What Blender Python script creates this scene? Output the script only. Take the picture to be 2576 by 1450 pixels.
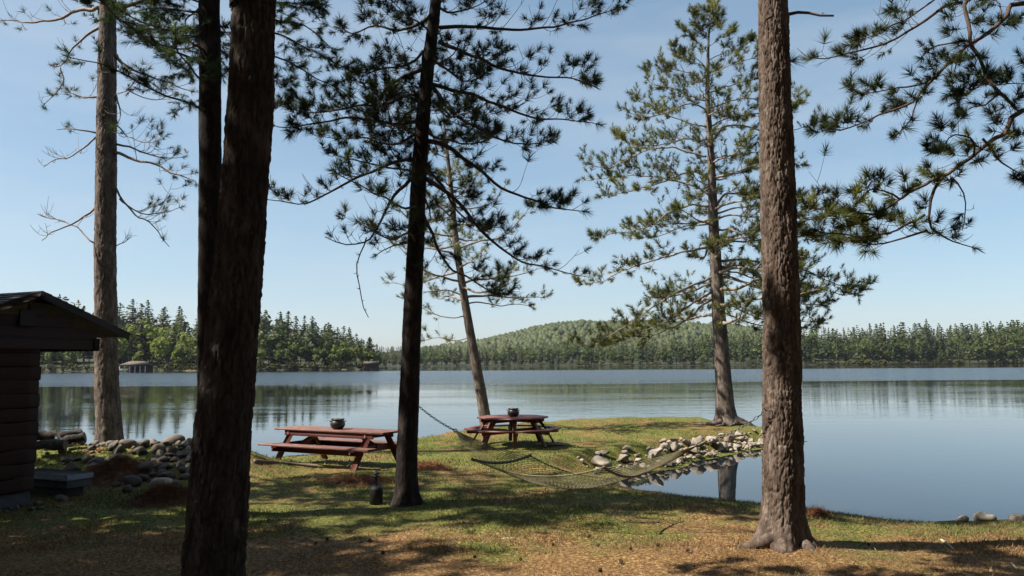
import bpy, math, random
import numpy as np
from mathutils import Vector, Matrix

for o in list(bpy.data.objects):
    bpy.data.objects.remove(o)
scene = bpy.context.scene
COL = scene.collection

# ------------------------------------------------------------------ camera
H = 2.75                      # eye height above the lake
F = 2022.0                    # focal length in units of a 2576 px wide frame
PITCH = math.atan(189.5 / F)
ROLL = 0.0060
_f = np.array([0, math.cos(PITCH), math.sin(PITCH)])
_r0 = np.array([1.0, 0, 0])
_u0 = np.array([0, -math.sin(PITCH), math.cos(PITCH)])
_r = math.cos(ROLL) * _r0 - math.sin(ROLL) * _u0
_u = math.sin(ROLL) * _r0 + math.cos(ROLL) * _u0
cam = bpy.data.cameras.new('camera')
cam.sensor_width = 36.0
cam.lens = F / 2576 * 36.0
cam.clip_start = 0.1
cam.clip_end = 20000
camo = bpy.data.objects.new('camera', cam)
COL.objects.link(camo)
camo.matrix_world = Matrix(((_r[0], _u[0], -_f[0], 0), (_r[1], _u[1], -_f[1], 0),
                            (_r[2], _u[2], -_f[2], H), (0, 0, 0, 1)))
scene.camera = camo

# ------------------------------------------------------------------ light
SUN_EL = math.radians(50)
SUN_PHI = math.radians(100)          # angle from straight ahead towards the left
S = Vector((-math.sin(SUN_PHI) * math.cos(SUN_EL), math.cos(SUN_PHI) * math.cos(SUN_EL), math.sin(SUN_EL)))
w = bpy.data.worlds.new('World')
scene.world = w
w.use_nodes = True
nt = w.node_tree
bg = nt.nodes['Background']
sky = nt.nodes.new('ShaderNodeTexSky')
sky.sky_type = 'NISHITA'
sky.sun_disc = False
sky.sun_elevation = SUN_EL
sky.sun_rotation = -SUN_PHI
sky.altitude = 400
sky.air_density = 0.85
sky.dust_density = 1.4
sky.ozone_density = 3.2
gam = nt.nodes.new('ShaderNodeGamma')          # flattens the sky's range a little, as a camera's highlight shoulder does
gam.inputs[1].default_value = 0.66
nt.links.new(sky.outputs[0], gam.inputs[0])
hsv = nt.nodes.new('ShaderNodeHueSaturation')
hsv.inputs['Hue'].default_value = 0.488
hsv.inputs['Saturation'].default_value = 1.08
nt.links.new(gam.outputs[0], hsv.inputs['Color'])
wtc = nt.nodes.new('ShaderNodeTexCoord')           # faint high wisps, all round the sky
wmp = nt.nodes.new('ShaderNodeMapping'); wmp.inputs['Scale'].default_value = (1.6, 1.6, 8.0); wmp.inputs['Rotation'].default_value = (0.12, 0.05, 0)
wno = nt.nodes.new('ShaderNodeTexNoise'); wno.inputs['Scale'].default_value = 1.6; wno.inputs['Detail'].default_value = 6; wno.inputs['Roughness'].default_value = 0.55
wmr = nt.nodes.new('ShaderNodeMapRange'); wmr.inputs[1].default_value = 0.42; wmr.inputs[2].default_value = 0.75; wmr.inputs[3].default_value = 0.0; wmr.inputs[4].default_value = 0.32
wmx = nt.nodes.new('ShaderNodeMix'); wmx.data_type = 'RGBA'; wmx.inputs[7].default_value = (2.7, 2.9, 3.05, 1)
nt.links.new(wtc.outputs['Generated'], wmp.inputs[0]); nt.links.new(wmp.outputs[0], wno.inputs['Vector']); nt.links.new(wno.outputs[0], wmr.inputs[0])
nt.links.new(wmr.outputs[0], wmx.inputs[0]); nt.links.new(hsv.outputs[0], wmx.inputs[6]); nt.links.new(wmx.outputs[2], bg.inputs[0])
bg.inputs[1].default_value = 0.112
sun = bpy.data.lights.new('sun', 'SUN')
sun.energy = 5.0
sun.angle = math.radians(0.53)
sun.color = (1.0, 0.93, 0.82)
suno = bpy.data.objects.new('sun', sun)
COL.objects.link(suno)
suno.rotation_euler = S.to_track_quat('Z', 'Y').to_euler()
scene.view_settings.view_transform = 'Standard'
scene.view_settings.look = 'None'
scene.view_settings.gamma = 1.0
scene.view_settings.use_curve_mapping = False
scene.view_settings.exposure = 1.28
scene.render.engine = 'CYCLES'
scene.cycles.max_bounces = 6
scene.cycles.diffuse_bounces = 2
scene.cycles.glossy_bounces = 3
scene.cycles.transparent_max_bounces = 8

# ------------------------------------------------------------------ helpers
def px(x, y, Y):
    """3-D point that lies Y metres ahead of the camera on the ray of frame point (x, y)."""
    d = _f * F + _r * (x - 1288.0) + _u * (725.0 - y)
    return d * (Y / d[1]) + np.array([0, 0, H])

def smooth(a, b, x):
    t = np.clip((np.asarray(x, float) - a) / (b - a), 0, 1)
    return t * t * (3 - 2 * t)

def _hash(ix, iy, seed):
    h = (ix.astype(np.int64) * 374761393 + iy.astype(np.int64) * 668265263 + seed * 974634777) & 0x7fffffff
    h = ((h ^ (h >> 13)) * 1274126177) & 0x7fffffff
    h = (h ^ (h >> 16)) & 0xffff
    return h / 65535.0

def vnoise(x, y, seed=0, per=0):
    x = np.asarray(x, float); y = np.asarray(y, float)
    ix = np.floor(x); iy = np.floor(y)
    fx = x - ix; fy = y - iy
    fx = fx * fx * (3 - 2 * fx); fy = fy * fy * (3 - 2 * fy)
    w_ = (lambda a: np.mod(a, per)) if per else (lambda a: a)
    a = _hash(w_(ix), iy, seed); b = _hash(w_(ix + 1), iy, seed)
    c = _hash(w_(ix), iy + 1, seed); d = _hash(w_(ix + 1), iy + 1, seed)
    return (a * (1 - fx) + b * fx) * (1 - fy) + (c * (1 - fx) + d * fx) * fy

def fbm(x, y, seed=0, oct=4):
    s = 0; a = 0.5
    for k in range(oct):
        s = s + a * vnoise(np.asarray(x) * 2 ** k, np.asarray(y) * 2 ** k, seed + k)
        a *= 0.5
    return s

def mesh(name, V, polys, mats=None, midx=None, smooth_=False):
    """polys: list of integer arrays (n, k)"""
    me = bpy.data.meshes.new(name)
    V = np.asarray(V, np.float32)
    polys = [np.asarray(p, np.int32) for p in polys if len(p)]
    loops = np.concatenate([p.ravel() for p in polys])
    tot = np.concatenate([np.full(len(p), p.shape[1], np.int32) for p in polys])
    start = np.concatenate([[0], np.cumsum(tot)[:-1]]).astype(np.int32)
    me.vertices.add(len(V)); me.vertices.foreach_set('co', V.ravel())
    me.loops.add(len(loops))
    me.polygons.add(len(tot))
    me.polygons.foreach_set('loop_start', start)
    me.polygons.foreach_set('vertices', loops)
    if midx is not None:
        me.polygons.foreach_set('material_index', np.asarray(midx, np.int32))
    if smooth_:
        me.polygons.foreach_set('use_smooth', np.ones(len(tot), bool))
    me.update(calc_edges=True)
    for m in (mats if isinstance(mats, (list, tuple)) else [mats]):
        if m is not None:
            me.materials.append(m)
    return me

def tag(o, label=None, cat=None, group=None, kind=None):
    if label: o['label'] = label
    if cat: o['category'] = cat
    if group: o['group'] = group
    if kind: o['kind'] = kind
    return o

def link(name, data, parent=None, loc=(0, 0, 0)):
    o = bpy.data.objects.new(name, data)
    COL.objects.link(o)
    o.location = loc
    if parent is not None:
        o.parent = parent
    return o

def empty(name, loc, label, cat, group=None):
    o = link(name, None, None, loc)
    o.empty_display_size = 0.2
    return tag(o, label, cat, group)

def part(name, V, polys, mat, root, parent=None, smooth_=False):
    """mesh given in world coordinates, parented to root (a translated Empty) or to one of its parts"""
    V = np.asarray(V, float) - np.array(root.location)
    return link(name, mesh(name, V, polys, mat, smooth_=smooth_), parent or root)

class MB:
    """collects simple shapes into one mesh"""
    def __init__(s): s.V = []; s.P = {}; s.n = 0
    def add(s, V, polys):
        V = np.asarray(V, float)
        s.V.append(V)
        for p in polys:
            p = np.asarray(p) + s.n
            s.P.setdefault(p.shape[1], []).append(p)
        s.n += len(V)
        return s
    def get(s):
        return np.concatenate(s.V), [np.concatenate(v) for v in s.P.values()]
    def part(s, name, mat, root, parent=None, smooth_=False):
        V, P = s.get()
        return part(name, V, P, mat, root, parent, smooth_)

BOXF = np.array([[0, 3, 2, 1], [4, 5, 6, 7], [0, 1, 5, 4], [1, 2, 6, 5], [2, 3, 7, 6], [3, 0, 4, 7]])

def box_axes(c, ax, ay, az, hx, hy, hz, bev=0.004):
    """box with half sizes along three unit axes, edges chamfered"""
    c, ax, ay, az = [np.asarray(v, float) for v in (c, ax, ay, az)]
    b = min(bev, hx * .45, hy * .45, hz * .45)
    V = []; idx = {}
    for sx in (-1, 1):
        for sy in (-1, 1):
            for sz in (-1, 1):
                for k in range(3):
                    q = [sx * hx, sy * hy, sz * hz]
                    for j in range(3):
                        if j != k:
                            q[j] -= (sx, sy, sz)[j] * b
                    idx[(sx, sy, sz, k)] = len(V)
                    V.append(c + ax * q[0] + ay * q[1] + az * q[2])
    quads = []; tris = []
    cyc = [(-1, -1), (1, -1), (1, 1), (-1, 1)]
    for k in range(3):
        i, j = (k + 1) % 3, (k + 2) % 3
        for s in (-1, 1):
            q = []
            for a, b2 in (cyc if s > 0 else cyc[::-1]):
                t = [0, 0, 0]; t[k] = s; t[i] = a; t[j] = b2
                q.append(idx[(t[0], t[1], t[2], k)])
            quads.append(q)
    for k in range(3):
        i, j = (k + 1) % 3, (k + 2) % 3
        for a in (-1, 1):
            for b2 in (-1, 1):
                t0 = [0, 0, 0]; t0[k] = -1; t0[i] = a; t0[j] = b2
                t1 = list(t0); t1[k] = 1
                quads.append([idx[(*t0, i)], idx[(*t1, i)], idx[(*t1, j)], idx[(*t0, j)]])
    for sx in (-1, 1):
        for sy in (-1, 1):
            for sz in (-1, 1):
                tris.append([idx[(sx, sy, sz, k)] for k in range(3)])
    return np.array(V), [np.array(quads), np.array(tris)]

def unit(v):
    v = np.asarray(v, float)
    return v / (np.linalg.norm(v, axis=-1, keepdims=True) + 1e-12)

def beam(p0, p1, wdt, hgt, up=(0, 0, 1), bev=0.004):
    """board from p0 to p1; hgt is measured along 'up', wdt across"""
    p0 = np.asarray(p0, float); p1 = np.asarray(p1, float)
    d = p1 - p0; L = np.linalg.norm(d); a = d / L
    side = np.cross(np.asarray(up, float), a); side /= np.linalg.norm(side)
    u = np.cross(a, side)
    return box_axes((p0 + p1) / 2, a, side, u, L / 2, wdt / 2, hgt / 2, bev)

def tubes(P, R, k=4, cap=True):
    """batch of N tubes: P (N, m, 3), R (N, m)"""
    P = np.asarray(P, float); R = np.asarray(R, float)
    N, m, _ = P.shape
    T = np.gradient(P, axis=1); T = unit(T)
    ref = np.tile(np.array([0.21, 0.37, 0.9]), (N, 1))
    a0 = unit(P[:, -1] - P[:, 0])
    bad = np.abs((a0 * unit(ref)).sum(1)) > 0.85
    ref[bad] = np.array([0.9, -0.4, 0.1])
    A = unit(np.cross(T, ref[:, None, :])); B = np.cross(T, A)
    th = np.arange(k) / k * 2 * np.pi
    ring = A[:, :, None, :] * np.cos(th)[None, None, :, None] + B[:, :, None, :] * np.sin(th)[None, None, :, None]
    V = P[:, :, None, :] + ring * R[:, :, None, None]
    V = V.reshape(-1, 3)
    i = np.arange(m - 1)[:, None] * k; j = np.arange(k)[None, :]
    q = np.stack([i + j, i + (j + 1) % k, i + k + (j + 1) % k, i + k + j], -1).reshape(-1, 4)
    Q = (q[None] + (np.arange(N) * m * k)[:, None, None]).reshape(-1, 4)
    polys = [Q]
    if cap:
        e0 = (np.arange(N) * m * k)[:, None] + np.arange(k)[None, ::-1]
        e1 = (np.arange(N) * m * k + (m - 1) * k)[:, None] + np.arange(k)[None, :]
        polys.append(np.concatenate([e0, e1]))
    return V, polys

def tube(P, R, k=8):
    P = np.asarray(P, float)
    R = np.full(len(P), R) if np.isscalar(R) else np.asarray(R, float)
    return tubes(P[None], R[None], k)

def lathe(prof, c, k=24, axis=None):
    """prof: list of (r, z) from bottom to top around a vertical axis at c"""
    prof = np.asarray(prof, float); m = len(prof)
    th = np.arange(k) / k * 2 * np.pi
    V = np.stack([prof[:, 0][:, None] * np.cos(th), prof[:, 0][:, None] * np.sin(th),
                  np.repeat(prof[:, 1][:, None], k, 1)], -1).reshape(-1, 3) + np.asarray(c, float)
    i = np.arange(m - 1)[:, None] * k; j = np.arange(k)[None, :]
    q = np.stack([i + j, i + (j + 1) % k, i + k + (j + 1) % k, i + k + j], -1).reshape(-1, 4)
    return V, [q, np.arange(k)[None, ::-1], (np.arange(k) + (m - 1) * k)[None]]

def catmull(P, step):
    P = np.asarray(P, float)
    if len(P) == 2:
        n = max(2, int(np.linalg.norm(P[1] - P[0]) / step) + 1)
        return P[0] + (P[1] - P[0]) * np.linspace(0, 1, n)[:, None]
    Q = np.vstack([2 * P[0] - P[1], P, 2 * P[-1] - P[-2]])
    out = []
    for i in range(1, len(Q) - 2):
        n = max(1, int(round(np.linalg.norm(Q[i + 1] - Q[i])/ step)))
        t = (np.arange(n) / n)[:, None]
        a, b, c, d = Q[i - 1], Q[i], Q[i + 1], Q[i + 2]
        out.append(0.5 * (2 * b + (c - a) * t + (2 * a - 5 * b + 4 * c - d) * t ** 2 + (3 * b - a - 3 * c + d) * t ** 3))
    out.append(P[-1:])
    return np.vstack(out)

# ------------------------------------------------------------------ materials
def new_mat(name):
    m = bpy.data.materials.new(name); m.use_nodes = True
    t = m.node_tree
    return m, t, t.nodes['Principled BSDF']

def N(t, typ, **kw):
    n = t.nodes.new(typ)
    for k, v in kw.items():
        if k.startswith('i_'):
            n.inputs[int(k[2:])].default_value = v
        else:
            setattr(n, k, v)
    return n

def L(t, a, b): t.links.new(a, b)

ALB = 0.82        # one scale for all surface colours, so that they sit in their real range at this exposure
def ramp(t, fac, stops, interp='LINEAR', k=None):
    k = ALB if k is None else k
    stops = [(p, tuple(v * k for v in c)) for p, c in stops]
    r = t.nodes.new('ShaderNodeValToRGB'); r.color_ramp.interpolation = interp
    e = r.color_ramp.elements
    while len(e) > 1: e.remove(e[-1])
    e[0].position = stops[0][0]; e[0].color = (*stops[0][1], 1)
    for p, c in stops[1:]:
        x = e.new(p); x.color = (*c, 1)
    L(t, fac, r.inputs[0])
    return r

def noise_tex(t, scale, detail=4, rough=0.55, vec=None, mscale=None):
    n = t.nodes.new('ShaderNodeTexNoise')
    n.inputs['Scale'].default_value = scale; n.inputs['Detail'].default_value = detail
    n.inputs['Roughness'].default_value = rough
    if vec is None:
        vec = t.nodes.new('ShaderNodeTexCoord').outputs['Object']
    if mscale:
        mp = t.nodes.new('ShaderNodeMapping'); mp.inputs['Scale'].default_value = mscale
        L(t, vec, mp.inputs[0]); vec = mp.outputs[0]
    L(t, vec, n.inputs['Vector'])
    return n

def bump(t, h, strength, dist, bsdf):
    b = t.nodes.new('ShaderNodeBump'); b.inputs['Strength'].default_value = strength
    b.inputs['Distance'].default_value = dist
    L(t, h, b.inputs['Height']); L(t, b.outputs[0], bsdf.inputs['Normal'])
    return b

def simple_mat(name, c1, c2, scale=8, rough=0.8, bstr=0.3, bdist=0.01, mscale=None, spec=0.3, metal=0.0):
    m, t, b = new_mat(name)
    n = noise_tex(t, scale, 6, 0.6, mscale=mscale)
    r = ramp(t, n.outputs[0], [(0.3, c1), (0.7, c2)])
    L(t, r.outputs[0], b.inputs['Base Color'])
    b.inputs['Roughness'].default_value = rough
    b.inputs['Specular IOR Level'].default_value = spec
    b.inputs['Metallic'].default_value = metal
    if bstr: bump(t, n.outputs[0], bstr, bdist, b)
    return m

def ground_colour(t):
    """pine litter, straw and grass mixed over the ground; used by the soil and by the blades on it"""
    geo = t.nodes.new('ShaderNodeNewGeometry').outputs['Position']
    n1 = noise_tex(t, 0.55, 5, 0.62, geo)
    n2 = noise_tex(t, 2.6, 5, 0.65, geo)
    n3 = noise_tex(t, 26, 4, 0.7, geo)
    sep = t.nodes.new('ShaderNodeSeparateXYZ'); L(t, geo, sep.inputs[0])
    far = N(t, 'ShaderNodeMapRange', i_1=8.6, i_2=11.0, i_3=-0.10, i_4=0.055); L(t, sep.outputs[1], far.inputs[0])
    a = N(t, 'ShaderNodeMath', operation='MULTIPLY_ADD', i_1=0.62); L(t, n1.outputs[0], a.inputs[0]); 
    a2 = N(t, 'ShaderNodeMath', operation='MULTIPLY', i_1=0.38); L(t, n2.outputs[0], a2.inputs[0]); L(t, a2.outputs[0], a.inputs[2])
    a3 = N(t, 'ShaderNodeMath', operation='ADD'); L(t, a.outputs[0], a3.inputs[0]); L(t, far.outputs[0], a3.inputs[1])
    lit = ramp(t, n3.outputs[0], [(0.30, (0.045, 0.024, 0.009)), (0.5, (0.135, 0.074, 0.029)), (0.68, (0.39, 0.258, 0.124))], k=1.0)
    grs = ramp(t, n3.outputs[0], [(0.3, (0.026, 0.032, 0.008)), (0.55, (0.082, 0.092, 0.021)), (0.72, (0.32, 0.30, 0.075))], k=1.12)
    fac = ramp(t, a3.outputs[0], [(0.44, (0, 0, 0)), (0.58, (1, 1, 1))], k=1.0)
    mx = N(t, 'ShaderNodeMix', data_type='RGBA')
    L(t, fac.outputs[0], mx.inputs[0]); L(t, lit.outputs[0], mx.inputs[6]); L(t, grs.outputs[0], mx.inputs[7])
    return mx.outputs[2], n3

def mat_ground():
    m, t, b = new_mat('litter_and_grass')
    c, n3 = ground_colour(t)
    L(t, c, b.inputs['Base Color']); b.inputs['Roughness'].default_value = 0.95
    b.inputs['Specular IOR Level'].default_value = 0.1
    bump(t, n3.outputs[0], 0.6, 0.03, b)
    return m

def mat_blade():
    m, t, b = new_mat('grass_blade')
    c, n3 = ground_colour(t)
    hs = N(t, 'ShaderNodeHueSaturation'); hs.inputs['Value'].default_value = 1.15; hs.inputs['Saturation'].default_value = 1.0
    L(t, c, hs.inputs['Color'])
    L(t, hs.outputs[0], b.inputs['Base Color']); b.inputs['Roughness'].default_value = 0.7
    tr = t.nodes.new('ShaderNodeBsdfTranslucent'); L(t, hs.outputs[0], tr.inputs[0])
    mx = t.nodes.new('ShaderNodeMixShader'); mx.inputs[0].default_value = 0.35
    L(t, b.outputs[0], mx.inputs[1]); L(t, tr.outputs[0], mx.inputs[2])
    L(t, mx.outputs[0], t.nodes['Material Output'].inputs[0])
    return m

def mat_leaf(name, c1, c2, c3, scale=1.2, transl=0.3):
    m, t, b = new_mat(name)
    geo = t.nodes.new('ShaderNodeNewGeometry')
    n = noise_tex(t, scale, 3, 0.6, geo.outputs['Position'])
    r = ramp(t, n.outputs[0], [(0.3, c1), (0.52, c2), (0.72, c3)])
    oi = t.nodes.new('ShaderNodeObjectInfo')
    vr = N(t, 'ShaderNodeMapRange', i_1=0.0, i_2=1.0, i_3=0.72, i_4=1.25); L(t, oi.outputs['Random'], vr.inputs[0])
    hs = t.nodes.new('ShaderNodeHueSaturation'); L(t, vr.outputs[0], hs.inputs['Value']); L(t, r.outputs[0], hs.inputs['Color'])
    L(t, hs.outputs[0], b.inputs['Base Color'])
    b.inputs['Roughness'].default_value = 0.6; b.inputs['Specular IOR Level'].default_value = 0.25
    tr = t.nodes.new('ShaderNodeBsdfTranslucent'); L(t, hs.outputs[0], tr.inputs[0])
    mx = t.nodes.new('ShaderNodeMixShader'); mx.inputs[0].default_value = transl
    L(t, b.outputs[0], mx.inputs[1]); L(t, tr.outputs[0], mx.inputs[2])
    L(t, mx.outputs[0], t.nodes['Material Output'].inputs[0])
    return m

def mat_bark(name, c1, c2, c3, sx=9.0):
    m, t, b = new_mat(name)
    geo = t.nodes.new('ShaderNodeNewGeometry')
    n1 = noise_tex(t, sx, 6, 0.65, geo.outputs['Position'], (1, 1, 0.28))
    n2 = noise_tex(t, 55, 4, 0.7, geo.outputs['Position'], (1, 1, 0.45))
    v = t.nodes.new('ShaderNodeTexVoronoi'); v.feature = 'F1'
    mp = t.nodes.new('ShaderNodeMapping'); mp.inputs['Scale'].default_value = (48, 48, 13)
    L(t, geo.outputs['Position'], mp.inputs[0]); L(t, mp.outputs[0], v.inputs['Vector']); v.inputs['Scale'].default_value = 1
    r = ramp(t, n1.outputs[0], [(0.28, c1), (0.5, c2), (0.72, c3)])
    hs = t.nodes.new('ShaderNodeHueSaturation'); L(t, r.outputs[0], hs.inputs['Color'])
    sp = t.nodes.new('ShaderNodeSeparateColor'); L(t, v.outputs['Color'], sp.inputs[0])
    vr = N(t, 'ShaderNodeMapRange', i_1=0.0, i_2=1.0, i_3=0.7, i_4=1.35); L(t, sp.outputs[0], vr.inputs[0])
    L(t, vr.outputs[0], hs.inputs['Value']); L(t, hs.outputs[0], b.inputs['Base Color'])
    b.inputs['Roughness'].default_value = 0.9; b.inputs['Specular IOR Level'].default_value = 0.15
    ad = N(t, 'ShaderNodeMath', operation='ADD'); L(t, n2.outputs[0], ad.inputs[0])
    mu = N(t, 'ShaderNodeMath', operation='MULTIPLY', i_1=0.7); L(t, sp.outputs[1], mu.inputs[0]); L(t, mu.outputs[0], ad.inputs[1])
    bump(t, ad.outputs[0], 0.7, 0.012, b)
    return m

M = {}
M['ground'] = mat_ground()
M['blade'] = mat_blade()
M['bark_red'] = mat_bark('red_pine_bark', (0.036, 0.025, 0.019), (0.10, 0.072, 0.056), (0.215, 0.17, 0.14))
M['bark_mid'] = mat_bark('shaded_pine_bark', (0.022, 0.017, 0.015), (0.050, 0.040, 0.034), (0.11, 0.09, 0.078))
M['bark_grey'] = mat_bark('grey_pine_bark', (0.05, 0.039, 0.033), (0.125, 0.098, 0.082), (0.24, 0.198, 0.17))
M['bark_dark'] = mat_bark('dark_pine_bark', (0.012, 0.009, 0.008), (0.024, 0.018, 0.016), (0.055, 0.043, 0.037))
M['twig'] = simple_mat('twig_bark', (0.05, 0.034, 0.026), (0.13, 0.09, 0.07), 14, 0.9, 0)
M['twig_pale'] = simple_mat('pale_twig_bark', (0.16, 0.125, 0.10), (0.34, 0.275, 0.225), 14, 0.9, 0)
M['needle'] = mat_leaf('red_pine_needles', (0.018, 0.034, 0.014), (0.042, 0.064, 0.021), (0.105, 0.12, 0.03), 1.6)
M['needle_sun'] = mat_leaf('sunlit_pine_needles', (0.042, 0.06, 0.016), (0.13, 0.145, 0.032), (0.28, 0.265, 0.06), 1.3, 0.35)  # sunlight put into the colour: brighter, yellower copy of the red pine needles
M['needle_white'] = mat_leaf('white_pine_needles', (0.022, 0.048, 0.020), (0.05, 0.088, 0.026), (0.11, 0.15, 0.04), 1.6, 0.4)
M['conifer'] = mat_leaf('far_conifer_foliage', (0.028, 0.045, 0.012), (0.064, 0.083, 0.020), (0.118, 0.128, 0.031), 0.12, 0.3)
M['conifer_dark'] = mat_leaf('dark_conifer_foliage', (0.017, 0.032, 0.012), (0.036, 0.056, 0.018), (0.066, 0.086, 0.025), 0.12, 0.3)
M['hill'] = mat_leaf('hillside_canopy', (0.028, 0.040, 0.010), (0.048, 0.062, 0.014), (0.080, 0.090, 0.020), 0.05, 0.15)
M['lime'] = mat_leaf('lime_leaves', (0.095, 0.135, 0.02), (0.17, 0.215, 0.034), (0.25, 0.275, 0.055), 0.2, 0.45)
M['broad'] = mat_leaf('broad_leaves', (0.048, 0.073, 0.015), (0.088, 0.12, 0.024), (0.145, 0.165, 0.035), 0.15, 0.4)
M['shrub'] = mat_leaf('shore_shrub_leaves', (0.045, 0.05, 0.014), (0.09, 0.085, 0.022), (0.155, 0.12, 0.034), 0.5, 0.3)
M['far_trunk'] = simple_mat('far_trunk', (0.06, 0.05, 0.04), (0.16, 0.14, 0.12), 3, 0.9, 0)
M['far_land'] = simple_mat('forest_floor', (0.018, 0.026, 0.010), (0.04, 0.043, 0.017), 0.15, 0.95, 0)
M['red_wood'] = simple_mat('red_stained_wood', (0.085, 0.022, 0.016), (0.19, 0.052, 0.037), 7, 0.55, 0.25, 0.004, (1.0, 6, 9), 0.4)
M['red_wood_b'] = simple_mat('weathered_red_wood', (0.07, 0.026, 0.019), (0.19, 0.075, 0.053), 7, 0.6, 0.25, 0.004, (1.0, 6, 9), 0.4)
def worn(m):
    t = m.node_tree; b = t.nodes['Principled BSDF']; src = b.inputs['Base Color'].links[0].from_socket
    n = noise_tex(t, 5.5, 7, 0.72); f = ramp(t, n.outputs[0], [(0.52, (0, 0, 0)), (0.68, (.8, .8, .8))], k=1.0)
    mx = N(t, 'ShaderNodeMix', data_type='RGBA'); L(t, f.outputs[0], mx.inputs[0]); L(t, src, mx.inputs[6]); mx.inputs[7].default_value = (0.19, 0.12, 0.095, 1)
    L(t, mx.outputs[2], b.inputs['Base Color'])
worn(M['red_wood_b']); 
M['iron'] = simple_mat('black_cast_iron', (0.008, 0.008, 0.009), (0.022, 0.021, 0.021), 30, 0.38, 0.2, 0.003, None, 0.5)
M['ash'] = simple_mat('pale_ash', (0.22, 0.19, 0.15), (0.42, 0.37, 0.3), 40, 0.95, 0.4, 0.01)
M['rust_wood'] = simple_mat('dark_log_siding', (0.022, 0.007, 0.0035), (0.046, 0.015, 0.008), 5, 0.75, 0.3, 0.008, (1, 1, 8))
M['shingle'] = simple_mat('asphalt_shingle', (0.03, 0.027, 0.025), (0.07, 0.063, 0.057), 40, 0.9, 0.4, 0.005)
M['fascia'] = simple_mat('dark_fascia', (0.02, 0.013, 0.010), (0.04, 0.026, 0.02), 6, 0.8, 0.2, 0.004)
M['concrete'] = simple_mat('grey_concrete', (0.05, 0.05, 0.052), (0.10, 0.10, 0.105), 9, 0.9, 0.3, 0.006)
M['grey_paint'] = simple_mat('weathered_grey_board', (0.13, 0.138, 0.145), (0.25, 0.26, 0.27), 8, 0.6, 0.2, 0.004, (1, 5, 5))
M['rope'] = simple_mat('olive_rope', (0.10, 0.092, 0.05), (0.23, 0.205, 0.12), 60, 0.85, 0.3, 0.002)
M['bar'] = simple_mat('worn_hardwood_bar', (0.07, 0.045, 0.03), (0.15, 0.10, 0.07), 12, 0.6, 0.2, 0.002)
M['steel'] = simple_mat('dull_chain_steel', (0.10, 0.095, 0.09), (0.2, 0.19, 0.18), 40, 0.45, 0.2, 0.001, None, 0.5, 0.7)
M['lamp_metal'] = simple_mat('black_lamp_metal', (0.012, 0.012, 0.013), (0.03, 0.03, 0.03), 20, 0.5, 0.1, 0.002)
M['lamp_lens'] = simple_mat('frosted_lens', (0.35, 0.36, 0.37), (0.5, 0.5, 0.5), 20, 0.3, 0)
M['canister'] = simple_mat('dark_green_steel', (0.010, 0.011, 0.010), (0.022, 0.024, 0.02), 9, 0.6, 0.1, 0.002)
M['log'] = mat_bark('old_log_bark', (0.02, 0.016, 0.014), (0.045, 0.037, 0.032), (0.09, 0.075, 0.065))
M['cutwood'] = simple_mat('cut_log_end', (0.10, 0.075, 0.055), (0.2, 0.155, 0.115), 20, 0.9, 0.2, 0.004)
M['rust_needles'] = mat_leaf('rust_pine_straw', (0.10, 0.04, 0.016), (0.20, 0.085, 0.035), (0.34, 0.165, 0.07), 9, 0.15)
M['straw'] = mat_leaf('dry_pine_straw', (0.09, 0.05, 0.02), (0.20, 0.12, 0.052), (0.40, 0.285, 0.15), 14, 0.15)
M['cone'] = simple_mat('pine_cone', (0.05, 0.028, 0.016), (0.12, 0.07, 0.04), 30, 0.9, 0)
M['deadwood'] = simple_mat('bleached_stick', (0.35, 0.28, 0.2), (0.55, 0.46, 0.35), 15, 0.9, 0.2, 0.003)
M['white_post'] = simple_mat('white_post', (0.55, 0.55, 0.53), (0.75, 0.75, 0.72), 3, 0.7, 0)
M['boat_roof'] = simple_mat('brown_boathouse_roof', (0.075, 0.055, 0.047), (0.13, 0.098, 0.085), 1.2, 0.85, 0)
M['boat_wall'] = simple_mat('dark_boathouse_wall', (0.03, 0.02, 0.017), (0.06, 0.045, 0.036), 1, 0.85, 0)
M['sand'] = simple_mat('sandy_bank', (0.06, 0.055, 0.022), (0.12, 0.10, 0.045), 0.35, 0.95, 0)

def rock_mat(name, c1, c2, c3):
    m, t, b = new_mat(name)
    oi = t.nodes.new('ShaderNodeObjectInfo')
    geo = t.nodes.new('ShaderNodeNewGeometry')
    n = noise_tex(t, 7, 6, 0.62, geo.outputs['Position'])
    n2 = noise_tex(t, 45, 3, 0.6, geo.outputs['Position'])
    r = ramp(t, oi.outputs['Random'], [(0.0, c1), (0.5, c2), (1.0, c3)])
    v = N(t, 'ShaderNodeMapRange', i_1=0.3, i_2=0.7, i_3=0.65, i_4=1.3); L(t, n.outputs[0], v.inputs[0])
    hs = t.nodes.new('ShaderNodeHueSaturation'); L(t, r.outputs[0], hs.inputs['Color']); L(t, v.outputs[0], hs.inputs['Value'])
    L(t, hs.outputs[0], b.inputs['Base Color'])
    b.inputs['Roughness'].default_value = 0.85; b.inputs['Specular IOR Level'].default_value = 0.25
    bump(t, n2.outputs[0], 0.4, 0.01, b)
    return m
M['rock'] = rock_mat('field_stone', (0.095, 0.068, 0.05), (0.155, 0.125, 0.098), (0.11, 0.098, 0.088))
M['rock_pale'] = rock_mat('pale_stone', (0.22, 0.17, 0.12), (0.33, 0.29, 0.24), (0.21, 0.172, 0.135))
M['rock_cream'] = rock_mat('cream_stone', (0.36, 0.30, 0.22), (0.44, 0.39, 0.31), (0.38, 0.32, 0.25))

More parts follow.
